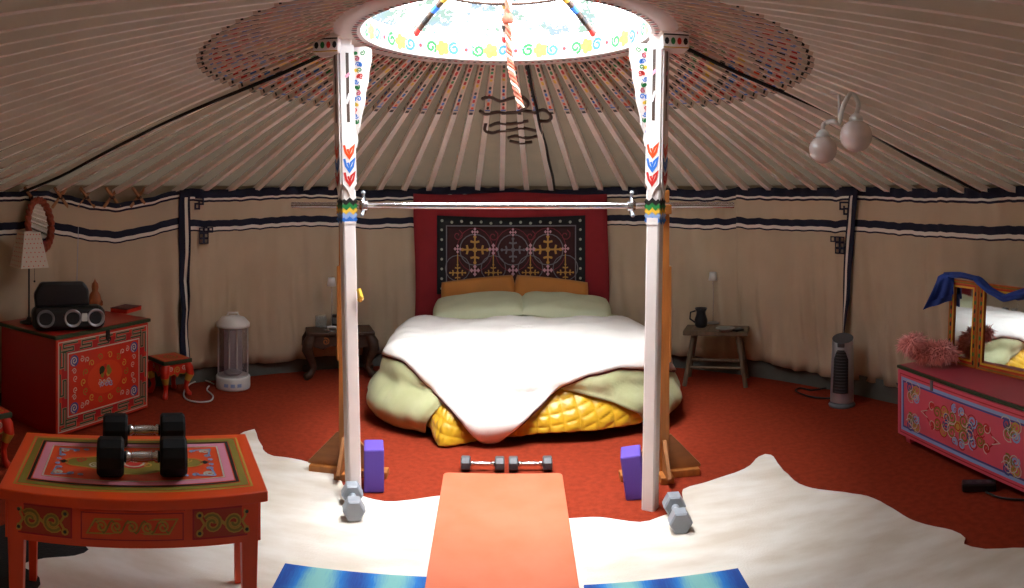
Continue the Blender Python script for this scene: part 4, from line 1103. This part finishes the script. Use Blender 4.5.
# folding mirror
MF = mat('orange_mirror_frame', '#d0661e', .45, var=.25, vscale=25)
mx_, my_ = at(963, 364, PH); 
tm = thing('folding_mirror', 'three-part folding mirror in orange painted frame on the pink chest', 'mirror', (0,0,0))
def mpanel(p, q, z0, z1, name):
    p = Vector((p[0], p[1], z0)); q = Vector((q[0], q[1], z0)); U = (q-p).normalized(); L = (q-p).length; N = Vector((U.y, -U.x, 0))
    if N.dot(-p) < 0: N = -N
    h = z1-z0; V = Vector((0,0,1)) - N*.06; V.normalize(); f_ = frame(p, U, V, N); mb = MB(); t = .045
    for (u0, v0, u1, v1) in ((0,0,L,t),(0,h-t,L,h),(0,t,t,h-t),(L-t,t,L,h-t)):
        mb.prism([(u0,v0),(u1,v0),(u1,v1),(u0,v1)], f_, -.012, .012, MF)
    mb.rib(rectpts(.012,.012,L-.012,h-.012), .006, f_, OLIVE, .0135, closed=True); mb.rib(rectpts(t-.008,t-.008,L-t+.008,h-t+.008), .010, f_, YELL_P, .0135, closed=True)
    mb.rib(rectpts(.026,.026,L-.026,h-.026), .007, f_, RED, .014, closed=True)
    k = int(h/.05)
    for i in range(k):
        for u in (t*.5, L-t*.5): mb.dot(u, .03+i*.05, .007, f_, GREEN_P if i % 2 else BLACK_P, .0142, ry=.015)
    o = mb.build(name, tm)
    mb = MB(); mb.prism([(t,t),(L-t,t),(L-t,h-t),(t,h-t)], f_, -.006, .003, MIRROR); mb.build('mirror_glass', o)
    mb = MB(); mb.prism([(.005,.005),(L-.005,.005),(L-.005,h-.005),(.005,h-.005)], f_, -.018, -.012, WOODD); mb.build('backing', o)
    return f_
a = at(948, 362, PH); b_ = at(974, 370, PH); c_ = at(1021, 380, PH)
b_ = (b_[0]+.02, b_[1]); c_ = (c_[0]+.0, c_[1])
ZM = PH+.006
f1 = mpanel(a, b_, ZM, .96, 'side_wing'); d1 = Vector((c_[0]-b_[0], c_[1]-b_[1])).normalized()
c_ = (b_[0]+.43*d1.x, b_[1]+.43*d1.y)
f2 = mpanel((b_[0]+d1.x*.006, b_[1]+d1.y*.006), c_, ZM, .96, 'centre_panel')
e_ = (c_[0]-.05, c_[1]-.15); f3_ = mpanel((c_[0]+d1.x*.006, c_[1]+d1.y*.006), e_, ZM, .96, 'side_wing')
# blue scarf draped over the mirror
SC_B = mat('blue_scarf', '#1c3f96', .7, var=.25, vscale=10, bump=.2, bscale=60)
A3 = Vector((a[0], a[1], .965)); B3 = Vector((b_[0], b_[1], .965)); C3 = Vector((c_[0], c_[1], .965))
tw = Vector((-1, -.35, 0)).normalized()      # towards the room
mb = MB()
cl = [A3+Vector((-.02,-.0,.012)), A3+Vector((0,-.03,.022)), A3.lerp(B3,.5)+Vector((0,0,.026)), B3+Vector((0,0,.018)), B3.lerp(C3,.25)+tw*.03+Vector((0,0,-.03)),
      B3.lerp(C3,.55)+tw*.035+Vector((0,0,-.065)), B3.lerp(C3,.82)+tw*.03+Vector((0,0,-.03)), C3+tw*.02+Vector((0,0,.0)), C3+tw*.04+Vector((.0,-.03,-.12)), C3+tw*.045+Vector((0,-.05,-.26))]
wd = [.05,.04,.035,.035,.04,.045,.04,.04,.055,.06]
def scf(u, v):
    p = along(cl, min(.999, v)); i = v*(len(wd)-1); k = min(int(i), len(wd)-2); w_ = wd[k]+(wd[k+1]-wd[k])*(i-k)
    th = 2*pi*u; rr = 1+.22*sin(th*3+v*9)+.12*sin(th*5-v*20)
    q = along(cl, min(.999, v+.02))-along(cl, max(0, v-.02)); t_ = q.normalized()
    n1 = (Vector((0,0,1))-t_*t_.z); n1 = n1.normalized() if n1.length > .1 else tw.copy(); n2 = t_.cross(n1)
    vert = abs(t_.z)
    return p+n1*cos(th)*rr*(w_*.42*(1-vert)+.022*vert+ .0)+n2*sin(th)*rr*(.020*(1-vert)+w_*.8*vert)
mb.grid(scf, 28, 70, SC_B, closeu=True)
sd = Vector((A3.y, -A3.x, 0)).normalized(); fo_ = -Vector((A3.x, A3.y, 0)).normalized()
for w0, w1, ln, sh, ds in ((.10,.17,.215,-.055,0),(.08,.13,.16,-.02,.02)):
    def tail(u, v, s=0):
        x = (u-.5)*(w0+(w1-w0)*v)+sh*v**1.2-.012
        drop = ln*v*(1-.25*u)
        return A3+sd*x+fo_*(.030+ds*.5+.012*sin(u*11+v*2)*v+.03*sm(0,.2,v)-.03)+Vector((0,0,.028-drop-.02*(1-v)*(2*u-1)**2))
    mb.grid(tail, 22, 16, SC_B); mb.grid(lambda u, v: tail(1-u, v)-fo_*.006, 22, 16, SC_B)
tag(mb.build('scarf'), 'bright blue scarf draped over the folding mirror', 'scarf')
# pink feather boa
BOA = mat('pink_feather', '#ffc2bc', .9, sheen=.2)
mb = MB(); random.seed(3)
bp = [Vector(at(q[0], q[1], z)+(z,)) for q, z in (((898,352),.56),((904,348),.60),((912,347),.58),((906,357),.51),((922,356),.53),((936,354),.55),((946,360),.51),((930,362),.50),((912,362),.49))]
bp = [Vector((v.x+.05, v.y-.0, v.z+.03)) for v in bp]
for i in range(5200):
    p = along(bp, random.random()*.999); d = Vector((random.gauss(0,1), random.gauss(0,1), random.gauss(0,1))).normalized()
    L = random.uniform(.035, .078); s = d.orthogonal().normalized()*.0016
    s = Matrix.Rotation(random.random()*6, 3, d) @ s; e = p+d*L
    if e.z < PH+.012: continue
    m_ = p+d*L*.55+Vector((0,0,.004)); e = e+Vector((random.uniform(-.01,.01), random.uniform(-.01,.01), -.008))
    mb.add([p-s, p+s, m_+s*2.2, e, m_-s*2.2], [[0,1,2,3,4]], BOA)
mb.tube([along(bp, i/40*.999) for i in range(41)], .022, BOA, seg=8)
tag(mb.build('feather_boa'), 'fluffy pink feather boa heaped on left end of pink chest', 'feather boa')
# power strip on the floor before the pink chest
x_, y_ = at(979, 490); mb = MB(); mb.box((0,0,.022), (.17,.07,.04), BLACK_PL, .008)
for k in (-.05,0,.05): mb.dot(k, 0, .016, frame((0,0,.0425),(1,0,0),(0,1,0),(0,0,1)), DGREY, .0005, n=14)
o = mb.build('power_strip'); o.location = (x_, y_, 0); o.rotation_euler = (0,0,radians(-35)); tag(o, 'black power strip on carpet before the pink chest', 'power strip')
cord('electric_cable', [(986,492),(998,497),(1010,499),(1024,500),(1044,502)], 'black cable leading from power strip along carpet at right', .006, BLACK_PL)
# globe lamps on the roof
GLOBE = mat('opal_glass', '#d9ccc6', .22, spec=.6)
gl = thing('globe_lamp', 'white lamp with two opal globes hanging from roof at right', 'lamp', (0,0,0))
qg = roof_at(843, 103, -.05, 1.5, 6); r_g = sqrt(qg.x**2+qg.y**2)-.22
def g3(px, py, r): x, y = pol(px, r); return Vector((x, y, H+(190-py)/F*r))
c1, c2 = g3(856, 136, r_g), g3(823, 149.5, r_g+.12)
R1, R2 = 16.3/F*r_g, 14/F*(r_g+.12)
for c, R in ((c1,R1),(c2,R2)):
    mb = MB(); mb.ball(c, R, GLOBE, 32, 20); mb.build('globe', gl)
    mb = MB(); mb.lathe([(.0,.0),(.034,.0),(.034,.018),(.028,.026),(.014,.04),(0,.04)], WHITE_PL, c+Vector((0,0,R-.010)), 20); mb.build('socket', gl)
mb = MB(); top1 = c1+Vector((0,0,R1+.02)); top2 = c2+Vector((0,0,R2+.02)); mid = (top1+top2)/2+Vector((0,0,.02))
mb.tube(smooth([top1, top1+Vector((.012,0,.06)), top1+Vector((-.02,.01,.105)), top1+Vector((-.06,.02,.04)), mid+Vector((.0,0,-.015)), mid+Vector((-.03,0,-.01)), top2+Vector((.02,0,.045)), top2+Vector((0,0,.03)), top2]), .012, WHITE_PL, seg=8)
mb.build('curved_arm', gl)
mb = MB(); up = mid.copy(); dd_ = math.degrees(atan2(mid.y-CY, mid.x-CX)); rr = sqrt((mid.x-CX)**2+(mid.y-CY)**2); zz = roofp(dd_, (RW(dd_)+.03-rr)/(RW(dd_)+.05-RO), -.04).z
mb.tube([mid+Vector((0,0,-.015)), Vector((mid.x, mid.y, zz))], .008, WHITE_PL, seg=8); mb.lathe([(0,0),(.045,0),(.04,.02),(0,.02)], WHITE_PL, (mid.x, mid.y, zz-.02), 20); mb.build('mount', gl)

# ================================================================ middle of the floor
# squat stands behind the poles
def squat_stand(label, x, y, sgn):
    o = thing('squat_stand', label, 'stand', (x, y, 0), 0, 'wooden squat stands')
    mb = MB(); mb.box((0,0,.76), (.060,.040,1.48), WOOD, .004); mb.build('upright', o)
    mb = MB(); mb.box((-sgn*.02,0,.020), (.42,.075,.036), WOOD, .004); mb.build('cross_foot', o)
    mb = MB(); mb.box((0,.05,.020), (.070,.32,.0359), WOOD, .004); mb.build('long_foot', o)
    for s in (-1, 1):
        mb = MB(); f_ = frame((s*.031,0,.039), (s,0,0), (0,0,1), (0,-1,0)); mb.prism([(0,0),(.17,0),(.17,.012),(.012,.18),(0,.18)], f_, -.009, .009, PLY); mb.build('gusset', o)
    mb = MB(); f_ = frame((0,-.021,.039), (0,-1,0), (0,0,1), (1,0,0)); mb.prism([(0,0),(.14,0),(.14,.012),(.012,.16),(0,.16)], f_, -.009, .009, PLY); mb.build('gusset', o)
    mb = MB(); mb.box((0,-.035,1.385), (.06,.07,.02), WOOD, .003); mb.box((0,-.065,1.40), (.06,.012,.05), WOOD, .003); mb.build('bar_cradle', o)
    mb = MB(); mb.box((sgn*.034,0,.85), (.012,.05,.50), WOOD, .003); mb.build('side_batten', o)
    return o
sL = (-.875, 3.60); sR = (.785, 3.58)
squat_stand('left wooden squat stand standing behind the left support pole', sL[0], sL[1], -1)
squat_stand('right wooden squat stand standing behind the right support pole', sR[0], sR[1], 1)
# barbell
by_ = (sL[1]+sR[1])/2-.035; zb = 1.42
br = thing('barbell', 'long steel barbell without plates resting across the squat stands', 'barbell', (0,0,0))
yb = lambda x: sL[1]-.035+(sR[1]-sL[1])*(x-sL[0])/(sR[0]-sL[0])
mb = MB(); mb.tube([(-1.16, yb(-1.16), zb), (1.16, yb(1.16), zb)], 0.0165, CHROME, seg=16); mb.build('bar', br)
for x in (-.765, .61):
    o = MB(); o.lathe([(.0168,-.02),(.026,-.02),(.026,-.006),(.048,-.004),(.048,.004),(.026,.006),(.026,.02),(.0168,.02)], CHROME, (x, yb(x), zb), 20, RY(pi/2))
    for k in range(3):
        w = radians(90+120*k+15); d = Vector((0, cos(w), sin(w))); p = Vector((x, yb(x), zb)); o.tube([p+d*.03, p+d*.068], .008, IRON_G, seg=8); o.ball(p+d*.068, .011, IRON_G)
    o.build('collar', br)
# purple foam blocks
def block(label, c, rot, d):
    mb = MB(); mb.box((0,0,d[2]/2), d, PURPLE, .008); o = mb.build('foam_block'); o.location = c; o.rotation_euler = rot; tag(o, label, 'yoga block', 'purple foam blocks')
x_, y_ = at(371, 493); block('purple foam block standing beside the left support pole', (x_, y_+.07, .0), (0,0,radians(12)), (.10,.15,.215))
x_, y_ = at(640, 500); block('purple foam block tilted against the right support pole', (x_-.005, y_+.07, .0), (0, radians(-8), radians(-10)), (.10,.15,.215))
# grey hexagon dumbbells
def hexd(label, p0, p1):
    p0, p1 = Vector(p0+(0,)), Vector(p1+(0,)); c = (p0+p1)/2; d = p1-p0
    return big_dumbbell('hex_dumbbell', label, 'dumbbell', (c.x, c.y, .009), atan2(d.y, d.x), .235, .052, .070, IRON_G, IRON_G, 'grey hexagon dumbbells', 6, .015, False)
hexd('grey hexagonal dumbbell on the hide at foot of the left pole', at(354, 522), at(352, 503))
hexd('grey hexagonal dumbbell on the hide at foot of the right pole', at(680, 533), at(674, 516))
# two small dumbbells at the far end of the mat
for px, lab in ((482.5, 'small chrome handled dumbbell at far end of orange mat, left one'), (530.5, 'small chrome handled dumbbell at far end of orange mat, right one')):
    p = at(px, 473); big_dumbbell('small_dumbbell', lab, 'dumbbell', (p[0], p[1]+.03, .0), 0.0, .232, .040, .050, DGREY, CHROME, 'small dumbbells by the mat', 8, .011, True, SILVER)
# orange exercise mat
q = [at(444, 477), at(562, 477)]; yN = 2.05; hw0 = (q[1][0]-q[0][0])/2; xc = (q[0][0]+q[1][0])/2; yF = q[0][1]
pts = []
for i in range(7): w = pi-pi/2*i/6; pts.append((xc-hw0+.03+.03*cos(w), yF-.03+.03*sin(w)))
for i in range(7): w = pi/2-pi/2*i/6; pts.append((xc+hw0-.03+.03*cos(w), yF-.03+.03*sin(w)))
hw1 = .275
pts += [(xc+.015+hw1, yN), (xc+.015-hw1, yN)]
mb = MB(); mb.prism(pts[::-1], zf, .014, .026, MATT); tag(mb.build('exercise_mat', bevel=.003), 'long orange exercise mat lying between the two hides', 'exercise mat')
# blue striped mats
def bluemat(label, pts, ang):
    m = bpy.data.materials.get('blue_woven')
    if not m:
        m = bpy.data.materials.new('blue_woven'); m.use_nodes = True; nt = m.node_tree; b = nt.nodes['Principled BSDF']; b.inputs['Roughness'].default_value = .8
        tc = nt.nodes.new('ShaderNodeTexCoord'); wv = nt.nodes.new('ShaderNodeTexWave'); wv.inputs['Scale'].default_value = 1.1; wv.inputs['Distortion'].default_value = 1.2; wv.inputs['Detail'].default_value = 3; wv.inputs['Detail Scale'].default_value = 3
        rp = nt.nodes.new('ShaderNodeValToRGB'); e = rp.color_ramp.elements; e[0].color = lin('#0d3f8f'); e[1].color = lin('#7cb8b4'); e[1].position = .95; k = e.new(.45); k.color = lin('#1671bd')
        n = nt.nodes.new('ShaderNodeTexNoise'); n.inputs['Scale'].default_value = 60; mp = nt.nodes.new('ShaderNodeMapping'); mp.inputs['Scale'].default_value = (4,.35,1)
        nt.links.new(tc.outputs['Object'], wv.inputs['Vector']); nt.links.new(tc.outputs['Object'], mp.inputs[0]); nt.links.new(mp.outputs[0], n.inputs['Vector'])
        mx = nt.nodes.new('ShaderNodeMath'); mx.operation = 'MULTIPLY_ADD'; mx.inputs[1].default_value = .35
        nt.links.new(n.outputs[0], mx.inputs[0]); nt.links.new(wv.outputs['Fac'], mx.inputs[2])
        sb = nt.nodes.new('ShaderNodeMath'); sb.operation = 'SUBTRACT'; sb.inputs[1].default_value = .17
        nt.links.new(mx.outputs[0], sb.inputs[0]); nt.links.new(sb.outputs[0], rp.inputs[0]); nt.links.new(rp.outputs[0], b.inputs['Base Color'])
    c = Vector((sum(p[0] for p in pts)/len(pts), sum(p[1] for p in pts)/len(pts), 0)); R = Matrix.Rotation(-ang, 2)
    lp = [R @ Vector((p[0]-c.x, p[1]-c.y)) for p in pts]
    if sum(lp[i].x*lp[(i+1)%len(lp)].y-lp[(i+1)%len(lp)].x*lp[i].y for i in range(len(lp))) < 0: lp = lp[::-1]
    mb = MB(); mb.prism([(p.x, p.y) for p in lp], zf, .0155, .024, m); o = mb.build('woven_mat', bevel=.002); o.location = c; o.rotation_euler = (0,0,ang); tag(o, label, 'mat', 'blue woven mats'); return o
a_ = Vector(at(285,569)); b2 = Vector(at(434,583)); u_ = (b2-a_).normalized(); v_ = Vector((u_.y, -u_.x)); L_ = .60
bluemat('blue woven mat with pale stripes left of the orange mat', [a_, a_+u_*L_, a_+u_*L_+v_*.9, a_+v_*.9], atan2(u_.y, u_.x))
a_ = Vector(at(738,574)); b2 = Vector(at(640,587)); u_ = (b2-a_).normalized(); v_ = Vector((-u_.y, u_.x)); L_ = .60
bluemat('blue woven mat with pale stripes right of the orange mat', [a_, a_+u_*L_, a_+u_*L_+v_*.9, a_+v_*.9], atan2(u_.y, u_.x))
# hides
def hide(name, label, P, z0, blacks=()):
    def dens(P):                                # soft wavy outline
        out = []
        for i in range(len(P)):
            p0, p1, p2, p3 = (Vector(P[(i+k) % len(P)]) for k in (-1,0,1,2))
            n = max(2, int((p2-p1).length/.04))
            for k in range(n):
                t = k/n; q = .5*((2*p1)+(p2-p0)*t+(2*p0-5*p1+4*p2-p3)*t*t+(3*p1-p0-3*p2+p3)*t*t*t)
                out.append((q.x+.006*nz(q.x*14, q.y*14, 3), q.y+.006*nz(q.x*14, q.y*14, 8)))
        if sum(out[i][0]*out[(i+1)%len(out)][1]-out[(i+1)%len(out)][0]*out[i][1] for i in range(len(out))) < 0: out = out[::-1]
        return out
    mb = MB(); mb.prism(dens(P), zf, z0, z0+.006, FUR_W)
    for b_ in blacks: mb.prism(dens(b_), zf, z0+.005, z0+.0075, FUR_B)
    return tag(mb.build(name), label, 'hide rug', 'white cowhides')
LP = [at(*p) for p in ((244,433),(258,440),(268,455),(300,461),(333,472),(346,489),(368,499),(395,503),(440,497),(480,496))]+[(-.05,3.0),(-.05,1.0),(-.8,.5),(-2.1,.8),(-2.35,1.6),(-2.1,2.0),(-1.75,2.35),(-1.75,2.8)]
BK = [[at(*p) for p in ((12,524),(45,532),(75,542),(88,551),(75,557),(45,560),(22,566),(40,580),(35,592),(10,600))]+[(-2.1,1.2),(-2.2,1.6)]]
hide('cowhide', 'white cowhide with black patch spread under the orange table', LP, .001, BK)
RPp = [at(*p) for p in ((520,521),(570,521),(600,520),(640,525),(664,518),(683,512),(683,492),(702,486),(745,471),(759,459),(771,457),(784,473),(806,489),(868,499),(915,524),(952,533),(965,541),(964,547),(985,552),(1024,551),(1060,552))]+[(1.75,1.2),(1.2,.5),(.2,.5),(-.06,1.0),(-.06,2.6)]
hide('cowhide', 'plain white cowhide spread on carpet at lower right', RPp, .0075)
# ================================================================ light and camera
wd_ = bpy.data.worlds.new('sky'); SC.world = wd_; wd_.use_nodes = True; nt = wd_.node_tree; bg = nt.nodes['Background']
tc = nt.nodes.new('ShaderNodeTexCoord'); n = nt.nodes.new('ShaderNodeTexNoise'); n.inputs['Scale'].default_value = 5; n.inputs['Detail'].default_value = 6
rp = nt.nodes.new('ShaderNodeValToRGB'); e = rp.color_ramp.elements; e[0].position = .35; e[0].color = (.74,.86,1,1); e[1].position = .6; e[1].color = (.92,.97,1,1)
nt.links.new(tc.outputs['Generated'], n.inputs['Vector']); nt.links.new(n.outputs['Fac'], rp.inputs['Fac']); nt.links.new(rp.outputs['Color'], bg.inputs['Color'])
bg.inputs['Strength'].default_value = SKY
sl = bpy.data.lights.new('hazy_sun', 'SUN'); sl.energy = SUN; sl.angle = radians(62); so = bpy.data.objects.new('hazy_sun', sl); COL.objects.link(so); so.location = (0,2,6); so.rotation_euler = (radians(12),0,0)
ld = bpy.data.lights.new('crown_portal', 'AREA'); ld.shape = 'DISK'; ld.size = 1.5; ld.cycles.is_portal = True
lo = bpy.data.objects.new('crown_portal', ld); COL.objects.link(lo); lo.location = (CX, CY, ZR+.46)
cd = bpy.data.cameras.new('camera'); cam = bpy.data.objects.new('camera', cd); COL.objects.link(cam); SC.camera = cam
cam.location = (0,0,H); cam.rotation_euler = (pi/2,0,0)
cd.type = 'PANO'; cd.panorama_type = 'CENTRAL_CYLINDRICAL'
cd.central_cylindrical_range_u_min = -512/F; cd.central_cylindrical_range_u_max = 512/F
cd.central_cylindrical_range_v_min = -398/F; cd.central_cylindrical_range_v_max = 190/F; cd.central_cylindrical_radius = 1
cd.clip_start = .01; cd.clip_end = 100
SC.view_settings.view_transform = 'Standard'; SC.view_settings.look = 'None'; SC.view_settings.gamma = 1; SC.view_settings.use_curve_mapping = False
SC.view_settings.exposure = EXPO
SC.cycles.max_bounces = 8; SC.cycles.diffuse_bounces = 6; SC.cycles.transparent_max_bounces = 8; SC.cycles.use_denoising = True; SC.cycles.sample_clamp_indirect = 6
SC.cycles.caustics_reflective = False; SC.cycles.caustics_refractive = False
